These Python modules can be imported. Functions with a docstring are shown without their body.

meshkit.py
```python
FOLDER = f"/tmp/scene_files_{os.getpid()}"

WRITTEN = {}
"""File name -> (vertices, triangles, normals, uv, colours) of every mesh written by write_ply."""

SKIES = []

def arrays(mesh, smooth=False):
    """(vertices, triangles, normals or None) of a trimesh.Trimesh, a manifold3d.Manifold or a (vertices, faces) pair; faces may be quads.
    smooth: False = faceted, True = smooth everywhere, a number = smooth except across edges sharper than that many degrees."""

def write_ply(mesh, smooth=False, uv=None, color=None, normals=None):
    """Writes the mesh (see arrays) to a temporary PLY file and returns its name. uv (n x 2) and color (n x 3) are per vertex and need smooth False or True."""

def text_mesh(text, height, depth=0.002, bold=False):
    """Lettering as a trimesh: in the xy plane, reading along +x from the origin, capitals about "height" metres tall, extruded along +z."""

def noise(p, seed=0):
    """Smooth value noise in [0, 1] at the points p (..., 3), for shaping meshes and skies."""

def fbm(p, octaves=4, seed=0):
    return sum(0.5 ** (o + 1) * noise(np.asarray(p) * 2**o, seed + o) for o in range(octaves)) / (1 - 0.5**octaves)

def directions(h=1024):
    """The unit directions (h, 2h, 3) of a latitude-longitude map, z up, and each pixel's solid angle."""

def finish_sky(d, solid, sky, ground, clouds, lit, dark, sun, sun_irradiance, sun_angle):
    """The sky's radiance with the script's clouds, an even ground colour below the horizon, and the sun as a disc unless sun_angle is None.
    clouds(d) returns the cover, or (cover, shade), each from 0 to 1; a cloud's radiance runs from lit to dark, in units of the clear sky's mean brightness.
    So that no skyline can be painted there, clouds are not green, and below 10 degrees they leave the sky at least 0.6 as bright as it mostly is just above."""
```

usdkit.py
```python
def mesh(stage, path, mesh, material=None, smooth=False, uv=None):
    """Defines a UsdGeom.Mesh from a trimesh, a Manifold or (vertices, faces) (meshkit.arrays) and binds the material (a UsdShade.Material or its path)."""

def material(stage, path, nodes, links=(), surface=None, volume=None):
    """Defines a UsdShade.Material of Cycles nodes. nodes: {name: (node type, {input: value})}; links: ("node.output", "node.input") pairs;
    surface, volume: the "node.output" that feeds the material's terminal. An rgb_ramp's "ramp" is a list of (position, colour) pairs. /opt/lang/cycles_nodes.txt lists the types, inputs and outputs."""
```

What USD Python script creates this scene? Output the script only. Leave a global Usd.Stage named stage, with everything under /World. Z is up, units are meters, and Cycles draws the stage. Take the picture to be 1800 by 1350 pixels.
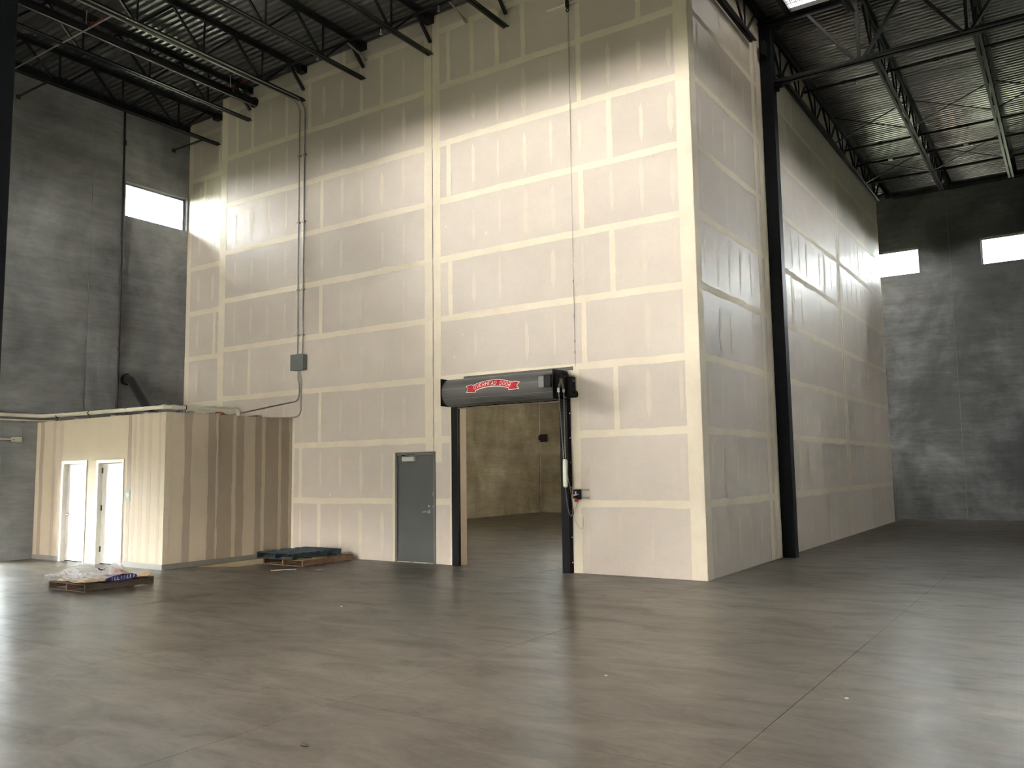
import math, random
import numpy as np
import trimesh
from shapely.geometry import Polygon, box as sbox, LineString
from shapely.ops import unary_union
from pxr import Usd, UsdGeom, UsdLux, UsdShade, Sdf, Gf
import usdkit, meshkit

random.seed(7)
RNG = np.random.default_rng(11)
stage = Usd.Stage.CreateInMemory()
UsdGeom.SetStageUpAxis(stage, UsdGeom.Tokens.z)
UsdGeom.SetStageMetersPerUnit(stage, 1.0)
WORLD = UsdGeom.Xform.Define(stage, '/World')
stage.SetDefaultPrim(WORLD.GetPrim())
UsdGeom.Scope.Define(stage, '/World/Looks')

# ------------------------------------------------------------------ camera
F_PX, YAW, PITCH, ROLL = 1483.15, math.radians(-33.7606), math.radians(5.8774), math.radians(-0.8297)
CAM = np.array([5.0905, -13.1915, 1.8066])
EXPOSURE = 2.0
fwd = np.array([math.sin(YAW) * math.cos(PITCH), math.cos(YAW) * math.cos(PITCH), math.sin(PITCH)])
rgt = np.array([math.cos(YAW), -math.sin(YAW), 0.0])
upv = np.cross(rgt, fwd)
r2 = rgt * math.cos(ROLL) + upv * math.sin(ROLL)
u2 = -rgt * math.sin(ROLL) + upv * math.cos(ROLL)
cam = UsdGeom.Camera.Define(stage, '/World/camera')
cam.CreateHorizontalApertureAttr(36.0)
cam.CreateVerticalApertureAttr(27.0)
cam.CreateFocalLengthAttr(36.0 * F_PX / 1800.0)
cam.CreateClippingRangeAttr(Gf.Vec2f(0.05, 500.0))
cam.CreateExposureAttr(EXPOSURE)
cam.AddTransformOp().Set(Gf.Matrix4d(*r2, 0, *u2, 0, *(-fwd), 0, *CAM, 1))

# ------------------------------------------------------------------ daylight: what each opening lets in
P_SKY, P_SKYL = 56.0, 1.2
XL, YF, XR, YB = -14.62, 18.4, 21.0, -34.0
WZ0, WZ1 = 8.40, 9.30
WIN_LEFT = [-0.38] + [-7.30 - 1.83 * k for k in range(14)]  # first one in view; the unseen row is packed denser to light the partition
ADDED_WIN_LEFT_IN = [2.9 + 1.83 * k for k in range(8)]  # unseen windows added to light the inner room
WIN_FAR = [0.07, 3.72, 7.37, 11.02, 14.67, 18.32]
WIN_FAR_IN = [-13.2 + 1.83 * k for k in range(7)]  # also out of view, added to brighten the inner room from behind
WIN_RIGHT = [5.0]  # added out of view to light the partition side
WIN_BACK = [-7.2, -5.35, -3.5, -1.67, 0.15]  # unseen, added as fill for the partition front
DOCKS = [(-4.6, -1.6)]      # an unseen dock opening, added behind the camera to fill the low wall
DOCK_H = 1.7
# hazy bright sky over lawn and paving: it reaches the hall through openings, many of them added out of view
dome = UsdLux.DomeLight.Define(stage, '/World/sky_dome')
dome.CreateIntensityAttr(1.0)
lawn, haze = np.array((0.140, 0.142, 0.090)), np.array((1.0, 0.945, 0.87))
# the ramp runs over the sine of the elevation from -1 to 1: lawn, bright haze low in the sky, darker towards the zenith
sky_m = usdkit.material(stage, '/World/Looks/hazy_sky', {
    't': ('texture_coordinate', {}), 's': ('separate_xyz', {}),
    'r': ('map_range', {'from_min': -1.0, 'from_max': 1.0, 'to_min': 0.0, 'to_max': 1.0, 'clamp': True}),
    'm': ('rgb_ramp', {'ramp': [(0.0, tuple(lawn)), (0.494, tuple(lawn)), (0.506, tuple(haze)), (0.68, tuple(haze * 0.92)), (0.80, tuple(haze * 0.40)), (0.90, tuple(haze * 0.20)), (1.0, tuple(haze * 0.16))]}),
    'b': ('background_shader', {'strength': P_SKY})},
    [('t.generated', 's.vector'), ('s.z', 'r.value'), ('r.result', 'm.fac'), ('m.color', 'b.color')], surface='b.background')
UsdShade.MaterialBindingAPI.Apply(dome.GetPrim()).Bind(sky_m)
# glazed entrance in the left wall, just outside the frame
ENT_Y0, ENT_Y1, ENT_Z1 = -5.0, -3.98, 2.35

# ------------------------------------------------------------------ materials
MATS = {}


def mat(name, nodes, links, surface='p.BSDF'):
    MATS[name] = usdkit.material(stage, f'/World/Looks/{name}', nodes, links, surface=surface)
    return MATS[name]


def plain(name, color, rough=0.5, metallic=0.0, spec=0.5, var=0.12, scale=6.0, stretch=(1, 1, 1), bump=0.0):
    c = np.array(color)
    nodes = {'g': ('geometry', {}), 'm': ('mapping', {'scale': stretch}),
             'n': ('noise_texture', {'scale': scale, 'detail': 5.0, 'roughness': 0.6}),
             'r': ('rgb_ramp', {'ramp': [(0.25, tuple(c * (1 - var))), (0.75, tuple(np.minimum(c * (1 + var), 1)))]}),
             'p': ('principled_bsdf', {'roughness': rough, 'metallic': metallic, 'specular_ior_level': spec})}
    links = [('g.position', 'm.vector'), ('m.vector', 'n.vector'), ('n.fac', 'r.fac'), ('r.color', 'p.base_color')]
    if bump:
        nodes['b'] = ('bump', {'strength': bump, 'distance': 0.01})
        links += [('n.fac', 'b.height'), ('b.normal', 'p.normal')]
    return mat(name, nodes, links)


def concrete_wall(name, dark, mid, light, seed, rough=0.75):
    return mat(name, {
        'g': ('geometry', {}),
        'm1': ('mapping', {'scale': (0.52, 0.52, 0.40), 'location': (seed, seed * 0.7, 0)}),
        'm2': ('mapping', {'scale': (0.45, 0.45, 2.6), 'location': (0, seed, 0)}),
        'm3': ('mapping', {'scale': (2.2, 2.2, 14.0), 'location': (seed, 0, 0)}),
        'n1': ('noise_texture', {'scale': 1.0, 'detail': 7.0, 'roughness': 0.62, 'distortion': 0.4}),
        'n2': ('noise_texture', {'scale': 1.0, 'detail': 6.0, 'roughness': 0.65}),
        'n3': ('noise_texture', {'scale': 1.0, 'detail': 3.0, 'roughness': 0.6}),
        'a1': ('math', {'math_type': 'multiply_add', 'value2': 0.62, 'value3': 0.0}),
        'a2': ('math', {'math_type': 'multiply_add', 'value2': 0.26}),
        'a3': ('math', {'math_type': 'multiply_add', 'value2': 0.12}),
        'r': ('rgb_ramp', {'ramp': [(0.36, dark), (0.48, mid), (0.57, tuple(0.6 * np.array(mid) + 0.4 * np.array(light))), (0.66, light)]}),
        'b': ('bump', {'strength': 0.25, 'distance': 0.01}),
        'p': ('principled_bsdf', {'roughness': rough, 'specular_ior_level': 0.35})},
        [('g.position', 'm1.vector'), ('g.position', 'm2.vector'), ('g.position', 'm3.vector'),
         ('m1.vector', 'n1.vector'), ('m2.vector', 'n2.vector'), ('m3.vector', 'n3.vector'),
         ('n1.fac', 'a1.value1'), ('n2.fac', 'a2.value1'), ('a1.value', 'a2.value3'), ('n3.fac', 'a3.value1'), ('a2.value', 'a3.value3'),
         ('a3.value', 'r.fac'), ('r.color', 'p.base_color'), ('n3.fac', 'b.height'), ('b.normal', 'p.normal')])


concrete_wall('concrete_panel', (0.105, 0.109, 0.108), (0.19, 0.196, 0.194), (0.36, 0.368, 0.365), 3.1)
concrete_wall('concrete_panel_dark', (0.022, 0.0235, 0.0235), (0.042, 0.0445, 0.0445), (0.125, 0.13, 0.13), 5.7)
concrete_wall('concrete_panel_warm', (0.17, 0.148, 0.098), (0.28, 0.25, 0.175), (0.50, 0.455, 0.34), 9.3)  # inner room copy: warm bounce and missing room light put into the colour
mat('floor_concrete', {
    'g': ('geometry', {}),
    'm1': ('mapping', {'scale': (0.30, 0.42, 1.0)}),
    'm2': ('mapping', {'scale': (1.1, 2.6, 1.0), 'rotation': (0, 0, 0.35)}),
    'm3': ('mapping', {'scale': (9.0, 16.0, 1.0), 'rotation': (0, 0, 0.35)}),
    'n1': ('noise_texture', {'scale': 1.0, 'detail': 6.0, 'roughness': 0.6, 'distortion': 0.5}),
    'n2': ('noise_texture', {'scale': 1.0, 'detail': 7.0, 'roughness': 0.68, 'distortion': 0.6}),
    'n3': ('noise_texture', {'scale': 1.0, 'detail': 4.0, 'roughness': 0.6}),
    'a1': ('math', {'math_type': 'multiply_add', 'value2': 0.38, 'value3': 0.0}),
    'a2': ('math', {'math_type': 'multiply_add', 'value2': 0.47}),
    'a3': ('math', {'math_type': 'multiply_add', 'value2': 0.15}),
    'r': ('rgb_ramp', {'ramp': [(0.34, (0.040, 0.034, 0.026)), (0.46, (0.068, 0.058, 0.045)), (0.54, (0.096, 0.083, 0.066)), (0.66, (0.150, 0.132, 0.107))]}),
    'rr': ('map_range', {'from_min': 0.35, 'from_max': 0.65, 'to_min': 0.30, 'to_max': 0.38, 'clamp': True}),
    'b': ('bump', {'strength': 0.03, 'distance': 0.004}),
    'p': ('principled_bsdf', {'specular_ior_level': 0.30})},
    [('g.position', 'm1.vector'), ('g.position', 'm2.vector'), ('g.position', 'm3.vector'),
     ('m1.vector', 'n1.vector'), ('m2.vector', 'n2.vector'), ('m3.vector', 'n3.vector'),
     ('n1.fac', 'a1.value1'), ('n2.fac', 'a2.value1'), ('a1.value', 'a2.value3'), ('n3.fac', 'a3.value1'), ('a2.value', 'a3.value3'),
     ('a3.value', 'r.fac'), ('r.color', 'p.base_color'), ('n2.fac', 'rr.value'), ('rr.result', 'p.roughness'), ('n2.fac', 'b.height'), ('b.normal', 'p.normal')])
plain('floor_joint', (0.05, 0.048, 0.044), 0.8)
for i, k in enumerate((0.965, 1.0, 1.035)):
    plain(f'wallboard_paper_{i}', (0.56 * k, 0.495 * k, 0.43 * k), 0.42, 0, 0.5, 0.05, 1.3)
plain('joint_compound', (0.71, 0.635, 0.51), 0.85, 0, 0.2, 0.06, 2.0)
plain('skim_compound', (0.665, 0.59, 0.49), 0.8, 0, 0.25, 0.06, 2.5)
plain('thin_compound', (0.61, 0.54, 0.46), 0.7, 0, 0.3, 0.05, 2.5)
plain('wall_core', (0.20, 0.18, 0.15), 0.9)
plain('restroom_compound', (0.55, 0.465, 0.35), 0.8, 0, 0.25, 0.06, 1.6, (1, 1, 0.3))  # restroom board tones: shade and warm floor bounce put into the colour
plain('restroom_paper', (0.375, 0.305, 0.23), 0.7, 0, 0.3, 0.07, 1.6, (1, 1, 0.3))
plain('restroom_skim', (0.48, 0.40, 0.305), 0.75, 0, 0.3, 0.06, 1.6, (1, 1, 0.3))
plain('white_door_paint', (0.72, 0.70, 0.65), 0.4, var=0.02)
plain('white_frame_paint', (0.70, 0.67, 0.60), 0.35, var=0.02)
plain('rubber_base', (0.22, 0.21, 0.185), 0.5, var=0.05)
plain('gray_door_paint', (0.080, 0.086, 0.080), 0.42, var=0.05, scale=2)
plain('gray_frame_paint', (0.13, 0.135, 0.128), 0.4, var=0.05)
plain('brushed_steel', (0.62, 0.61, 0.58), 0.3, 1.0, var=0.08, scale=20)
plain('closer_metal', (0.55, 0.55, 0.53), 0.4, 0.6, var=0.04)
plain('dark_hinge', (0.05, 0.045, 0.04), 0.45, 0.5)
plain('black_steel', (0.006, 0.0065, 0.008), 0.5, spec=0.2, var=0.1)
plain('column_paint', (0.006, 0.0075, 0.010), 0.45, spec=0.16, var=0.15)
plain('joist_primer', (0.010, 0.011, 0.012), 0.42, 0.0, 0.3, 0.15, 5)
plain('hood_gray', (0.10, 0.098, 0.093), 0.32, 0.25, var=0.03, scale=2)
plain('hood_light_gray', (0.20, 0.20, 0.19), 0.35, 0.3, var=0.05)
plain('emblem_red', (0.42, 0.006, 0.022), 0.5, spec=0.2, var=0.05)
plain('emblem_white', (0.85, 0.78, 0.74), 0.45, var=0.02)
plain('chain_metal', (0.55, 0.54, 0.5), 0.35, 0.9, var=0.1)
plain('chain_sleeve', (0.75, 0.76, 0.68), 0.45, var=0.15, scale=60)
plain('red_plastic', (0.55, 0.01, 0.02), 0.35, var=0.05)
plain('galvanized_conduit', (0.50, 0.49, 0.46), 0.32, 0.9, var=0.1, scale=12)
plain('dull_conduit', (0.36, 0.34, 0.31), 0.4, 0.7, var=0.12)
plain('junction_gray', (0.15, 0.165, 0.155), 0.45, 0.3, var=0.05)
plain('pvc_white', (0.66, 0.62, 0.50), 0.35, var=0.05, scale=3)
plain('black_pipe_paint', (0.012, 0.012, 0.013), 0.35, var=0.2)
plain('sprinkler_pipe', (0.009, 0.009, 0.010), 0.45, 0.0, 0.22, var=0.2)
plain('red_primer', (0.22, 0.03, 0.02), 0.5)
plain('bridging_steel', (0.42, 0.42, 0.40), 0.3, 0.6, var=0.15)
plain('deck_galvanized', (0.22, 0.22, 0.218), 0.25, 0.6, var=0.14, scale=3)
plain('joint_sealant', (0.27, 0.27, 0.26), 0.7)
plain('joint_sealant_dark', (0.095, 0.097, 0.096), 0.7)
plain('beige_box', (0.62, 0.58, 0.46), 0.5, var=0.04)
plain('sign_green', (0.20, 0.235, 0.19), 0.4, var=0.03)
plain('sign_white', (0.78, 0.78, 0.70), 0.4, var=0.02)
plain('tan_sheet', (0.55, 0.45, 0.30), 0.8, var=0.06)
plain('window_frame_gray', (0.30, 0.30, 0.32), 0.4, 0.4, var=0.05)
for i, c in enumerate([(0.085, 0.058, 0.038), (0.11, 0.075, 0.047), (0.065, 0.044, 0.030)]):
    plain(f'pallet_dark_wood_{i}', c, 0.75, var=0.3, scale=4, stretch=(2, 2, 14), bump=0.2)
for i, c in enumerate([(0.17, 0.10, 0.05), (0.26, 0.165, 0.085), (0.155, 0.095, 0.055)]):
    plain(f'pallet_wood_{i}', c, 0.75, var=0.3, scale=4, stretch=(2, 2, 14), bump=0.2)
for i, c in enumerate([(0.016, 0.030, 0.040), (0.014, 0.040, 0.085), (0.022, 0.038, 0.042)]):
    plain(f'pallet_blue_{i}', c, 0.6, var=0.3, scale=5, stretch=(2, 2, 10), bump=0.2)
plain('pallet_blue_end', (0.05, 0.13, 0.15), 0.6, var=0.2)
plain('cardboard', (0.50, 0.32, 0.165), 0.8, var=0.12, scale=5)
plain('cardboard_pale', (0.62, 0.47, 0.32), 0.8, var=0.1, scale=5)
plain('rust_card', (0.24, 0.075, 0.04), 0.8)
plain('purple_print', (0.030, 0.026, 0.105), 0.35, var=0.3, scale=14)
plain('pale_print', (0.50, 0.50, 0.60), 0.4)
plain('black_gap', (0.006, 0.006, 0.006), 0.8)
plain('insulation_gray', (0.30, 0.31, 0.34), 0.9, var=0.2, scale=14)
plain('pex_blue', (0.03, 0.10, 0.24), 0.4)
plain('debris_pale', (0.55, 0.50, 0.42), 0.8)
plain('debris_dark', (0.06, 0.05, 0.04), 0.8)
mat('plastic_film', {
    'g': ('geometry', {}), 'n': ('noise_texture', {'scale': 9.0, 'detail': 4.0}),
    'f': ('map_range', {'from_min': 0.35, 'from_max': 0.7, 'to_min': 0.25, 'to_max': 0.75, 'clamp': True}),
    't': ('transparent_bsdf', {'color': (0.96, 0.96, 0.97)}),
    'p': ('principled_bsdf', {'base_color': (0.80, 0.79, 0.80), 'roughness': 0.15, 'specular_ior_level': 0.8}),
    'x': ('mix_closure', {})},
    [('g.position', 'n.vector'), ('n.fac', 'f.value'), ('f.result', 'x.fac'), ('t.BSDF', 'x.closure1'), ('p.BSDF', 'x.closure2')], 'x.closure')
mat('window_glass', {
    'fr': ('fresnel', {'IOR': 1.45}), 't': ('transparent_bsdf', {'color': (0.97, 0.98, 0.98)}),
    'gl': ('glossy_bsdf', {'roughness': 0.03, 'color': (0.9, 0.9, 0.9)}), 'x': ('mix_closure', {})},
    [('fr.fac', 'x.fac'), ('t.BSDF', 'x.closure1'), ('gl.BSDF', 'x.closure2')], 'x.closure')
mat('window_glass_tinted', {  # pane darkened to cut daylight at the near-left, far and entrance glazing
    'fr': ('fresnel', {'IOR': 1.45}), 't': ('transparent_bsdf', {'color': (0.46, 0.49, 0.51)}),
    'gl': ('glossy_bsdf', {'roughness': 0.03, 'color': (0.9, 0.9, 0.9)}), 'x': ('mix_closure', {})},
    [('fr.fac', 'x.fac'), ('t.BSDF', 'x.closure1'), ('gl.BSDF', 'x.closure2')], 'x.closure')
mat('skylight_lens', {'e': ('emission', {'color': (1.0, 0.93, 0.84), 'strength': P_SKYL})}, [], 'e.emission')

# ------------------------------------------------------------------ helpers
NAMES = {}
ORIGIN = {}


def numbered(parent, name):
    k = NAMES.get((parent, name), 0)
    NAMES[(parent, name)] = k + 1
    return name if k == 0 else f'{name}_{k:03d}'


def data(prim, label=None, cat=None, group=None, kind=None):
    for k, v in (('label', label), ('category', cat), ('group', group), ('kind', kind)):
        if v:
            prim.SetCustomDataByKey(k, v)


def thing(name, label=None, cat=None, loc=(0, 0, 0), group=None, kind=None):
    path = '/World/' + numbered('/World', name)
    x = UsdGeom.Xform.Define(stage, path)
    x.AddTranslateOp().Set(Gf.Vec3d(*map(float, loc)))
    data(x.GetPrim(), label, cat, group, kind)
    ORIGIN[path] = np.array(loc, float)
    return path


def arr(mesh):
    if isinstance(mesh, (list,)):
        mesh = trimesh.util.concatenate(mesh)
    return mesh


def part(parent, name, mesh, material, smooth=False, label=None, kind=None):
    """One mesh, given in world coordinates, as a child of parent (a path)."""
    mesh = arr(mesh).copy()
    o = ORIGIN[parent]
    mesh.apply_translation(-o)
    path = parent + '/' + numbered(parent, name)
    m = usdkit.mesh(stage, path, mesh, MATS[material], smooth=smooth)
    data(m.GetPrim(), label, None, None, kind)
    ORIGIN[path] = o
    return path


def single(name, mesh, material, label, cat, smooth=False, group=None, kind=None):
    path = '/World/' + numbered('/World', name)
    m = usdkit.mesh(stage, path, arr(mesh), MATS[material], smooth=smooth)
    data(m.GetPrim(), label, cat, group, kind)
    ORIGIN[path] = np.zeros(3)
    return path


def bx(x0, x1, y0, y1, z0, z1):
    m = trimesh.creation.box([abs(x1 - x0), abs(y1 - y0), abs(z1 - z0)])
    m.apply_translation([(x0 + x1) / 2, (y0 + y1) / 2, (z0 + z1) / 2])
    return m


def rbx(x0, x1, y0, y1, z0, z1, r=0.006):
    """A box with chamfered edges."""
    lo, hi = np.array([min(x0, x1), min(y0, y1), min(z0, z1)]), np.array([max(x0, x1), max(y0, y1), max(z0, z1)])
    r = min(r, 0.45 * (hi - lo).min())
    pts = []
    for a in np.ndindex(2, 2, 2):
        c = np.where(np.array(a) == 0, lo, hi)
        s = np.where(np.array(a) == 0, 1, -1)
        for k in range(3):
            q = c + s * r
            q[k] = c[k]
            pts.append(q)
    return trimesh.convex.convex_hull(np.array(pts))


def beam(a, b, w, h=None, up=(0, 0, 1)):
    """A bar of section w x h from a to b."""
    a, b = np.array(a, float), np.array(b, float)
    h = h or w
    d = b - a
    L = np.linalg.norm(d)
    d /= L
    up = np.array(up, float)
    if abs(d @ up) > 0.98:
        up = np.array([0, 1.0, 0])
    s = np.cross(d, up)
    s /= np.linalg.norm(s)
    u = np.cross(s, d)
    m = trimesh.creation.box([L, w, h])
    T = np.eye(4)
    T[:3, 0], T[:3, 1], T[:3, 2], T[:3, 3] = d, s, u, (a + b) / 2
    m.apply_transform(T)
    return m


def fillet(path, r, n=5):
    P = [np.array(p, float) for p in path]
    out = [P[0]]
    for i in range(1, len(P) - 1):
        a, b, c = P[i - 1], P[i], P[i + 1]
        u, v = a - b, c - b
        rr = min(r, 0.49 * np.linalg.norm(u), 0.49 * np.linalg.norm(v))
        u, v = u / np.linalg.norm(u), v / np.linalg.norm(v)
        p0, p1 = b + u * rr, b + v * rr
        for t in np.linspace(0, 1, n):
            out.append((1 - t) ** 2 * p0 + 2 * t * (1 - t) * b + t * t * p1)
    out.append(P[-1])
    return out


def tube(path, r, n=10, caps=True):
    P = np.array(path, float)
    T = np.gradient(P, axis=0)
    T /= np.linalg.norm(T, axis=1, keepdims=True)
    ref = np.array([0, 0, 1.0]) if abs(T[0, 2]) < 0.9 else np.array([1.0, 0, 0])
    V, F = [], []
    s = np.cross(T[0], ref)
    for i in range(len(P)):
        s = s - T[i] * (s @ T[i])
        s /= np.linalg.norm(s)
        u = np.cross(T[i], s)
        for k in range(n):
            a = 2 * math.pi * k / n
            V.append(P[i] + r * (math.cos(a) * s + math.sin(a) * u))
    for i in range(len(P) - 1):
        for k in range(n):
            a, b = i * n + k, i * n + (k + 1) % n
            F += [[a, b, b + n], [a, b + n, a + n]]
    if caps:
        c0, c1 = len(V), len(V) + 1
        V += [P[0], P[-1]]
        e = (len(P) - 1) * n
        for k in range(n):
            F += [[c0, (k + 1) % n, k], [c1, e + k, e + (k + 1) % n]]
    m = trimesh.Trimesh(np.array(V), np.array(F), process=False)
    if m.volume < 0:
        m.invert()
    return m


def cyl(a, b, r, n=20):
    return tube([a, b], r, n)


def extrude(poly, t):
    """Polygon(s) in a plane (u, v) raised t along w, as a trimesh with columns u, v, w."""
    out = []
    for g in getattr(poly, 'geoms', [poly]):
        if g.geom_type == 'Polygon' and g.area > 1e-6:
            out.append(trimesh.creation.extrude_polygon(g, t, engine='earcut'))
    return trimesh.util.concatenate(out) if out else None


def place(mesh, U, V, W, O):
    """Maps local (u, v, w) to world."""
    T = np.eye(4)
    T[:3, 0], T[:3, 1], T[:3, 2], T[:3, 3] = U, V, W, O
    m = mesh.copy()
    m.apply_transform(T)
    if np.linalg.det(T[:3, :3]) < 0:
        m.invert()
    return m


# ------------------------------------------------------------------ floor: slabs between saw cuts
fl = thing('floor', kind='structure', label='polished gray concrete floor')
part(fl, 'subfloor', bx(XL - 0.3, XR + 0.3, YB - 0.3, YF + 0.3, -0.30, -0.006), 'floor_joint')
xs = [XL - 0.25] + [0.07 + 3.08 * k for k in range(-4, 7) if XL + 0.6 < 0.07 + 3.08 * k < XR - 0.4] + [XR + 0.25]
ys = [YB - 0.25] + [-8.2 + 4.15 * k for k in range(-4, 7) if YB + 0.6 < -8.2 + 4.15 * k < YF - 0.4] + [YF + 0.25]
for i in range(len(xs) - 1):
    for j in range(len(ys) - 1):
        g = 0.0018
        part(fl, 'slab', bx(xs[i] + g, xs[i + 1] - g, ys[j] + g, ys[j + 1] - g, -0.006, 0.0), 'floor_concrete')

# ------------------------------------------------------------------ roof deck
ZD = 11.36
ce = thing('ceiling', kind='structure', label='corrugated galvanized steel roof deck')
pitch, nrib = 0.1524, 6


def deck_sheet(y0, nr, x0, x1, z):
    prof = []
    for k in range(nr):
        a = y0 + k * pitch
        prof += [(a, z + 0.042), (a + 0.068, z + 0.042), (a + 0.080, z), (a + 0.1404, z)]
    prof += [(y0 + nr * pitch, z + 0.042)]
    prof = np.array(prof)
    n = len(prof)
    V = np.vstack([np.column_stack([np.full(n, x), prof]) for x in (x0, x1)])
    F = []
    for k in range(n - 1):
        F += [[k, k + 1, n + k + 1], [k, n + k + 1, n + k]]
    m = trimesh.Trimesh(V, np.array(F), process=False)
    if m.face_normals[0][2] > 0:
        m.invert()
    return m


y, s = YB - 0.1, 0
while y < YF + 0.1:
    part(ce, 'deck_sheet', deck_sheet(y, nrib, XL - 0.2, XR + 0.2, ZD + (0.004 if s % 2 else 0.0)), 'deck_galvanized')
    y += nrib * pitch
    s += 1
part(ce, 'roof_board', bx(XL - 0.4, XR + 0.4, YB - 0.4, YF + 0.4, ZD + 0.06, ZD + 0.2), 'black_gap')


# ------------------------------------------------------------------ concrete tilt-up walls with clerestory windows
def tilt_wall(name, label, U, O, W, length, joints, holes, material, zt=ZD + 0.06, thick=0.22):
    """Wall whose room face passes through O, running along U; W points out of the room. Panels lie between the joints."""
    w = thing(name, kind='structure', label=label)
    cuts = [0] + sorted(j for j in joints if 0.05 < j < length - 0.05) + [length]
    for a, b in zip(cuts[:-1], cuts[1:]):
        p = sbox(a + (0.008 if a > 0 else 0), -0.02, b - (0.008 if b < length else 0), zt)
        for h in holes:
            p = p.difference(sbox(*h))
        part(w, 'tilt_up_panel', place(extrude(p, thick), U, (0, 0, 1), W, O), material)
    for j in cuts[1:-1]:
        part(w, 'joint_sealant', place(extrude(sbox(j - 0.0095, 0, j + 0.0095, zt), 0.05), U, (0, 0, 1), W, np.array(O) + np.array(W) * 0.008), 'concrete_panel')
    return w


WW = 0.89
inL = [(yw - WW - YB, WZ0, yw + WW - YB, WZ1) for yw in WIN_LEFT + ADDED_WIN_LEFT_IN] + [(ENT_Y0 - YB, 0, ENT_Y1 - YB, ENT_Z1)]
wl = thing('wall_left', kind='structure', label='dark gray concrete wall at the left')
cuts = [YB, -24.05, -16.75, -9.45, -2.15, 0.70, 8.3, 15.6, YF]
for a, b in zip(cuts[:-1], cuts[1:]):
    p = sbox(a + 0.008, -0.02, b - 0.008, ZD + 0.06)
    for h in inL:
        p = p.difference(sbox(h[0] + YB, h[1], h[2] + YB, h[3]))
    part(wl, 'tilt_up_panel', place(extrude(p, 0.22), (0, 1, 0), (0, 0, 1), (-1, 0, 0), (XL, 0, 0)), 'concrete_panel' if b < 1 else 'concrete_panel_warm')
for j in cuts[1:-1]:
    part(wl, 'joint_sealant', bx(XL - 0.06, XL - 0.008, j - 0.0095, j + 0.0095, 0, ZD), 'joint_sealant')
wf = thing('wall_far', kind='structure', label='dark gray concrete wall at the far right')
cuts = [XL - 0.22, -9.05, -5.4, -0.55, 1.90, 9.2, 16.5, XR + 0.22]
for a, b in zip(cuts[:-1], cuts[1:]):
    p = sbox(a + 0.008, -0.02, b - 0.008, ZD + 0.06)
    for xw in WIN_FAR + WIN_FAR_IN:
        p = p.difference(sbox(xw - WW, WZ0, xw + WW, WZ1))
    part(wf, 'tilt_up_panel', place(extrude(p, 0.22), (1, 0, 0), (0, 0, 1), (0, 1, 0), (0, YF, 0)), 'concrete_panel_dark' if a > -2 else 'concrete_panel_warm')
for j in cuts[1:-1]:
    part(wf, 'joint_sealant', bx(j - 0.0095, j + 0.0095, YF + 0.008, YF + 0.06, 0, ZD), 'joint_sealant_dark')
# walls behind and beside the camera
for nm, lab, U, O, W, L, ws in (('wall_right', 'concrete wall at the right, outside the frame', (0, 1, 0), (XR, YB, 0), (1, 0, 0), YF - YB, [w - YB for w in WIN_RIGHT]),
                                ('wall_back', 'concrete wall behind the camera', (1, 0, 0), (XL, YB, 0), (0, -1, 0), XR - XL, [w - XL for w in WIN_BACK])):
    tilt_wall(nm, lab, U, O, W, L, [7.3 * k for k in range(1, 7)], [(w - WW, WZ0, w + WW, WZ1) for w in ws] + ([(a - XL, -0.1, b - XL, DOCK_H) for a, b in DOCKS] if nm == 'wall_back' else []), 'concrete_panel')

# windows: a gray frame with a pane in each clerestory opening
wn = [0]


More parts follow.
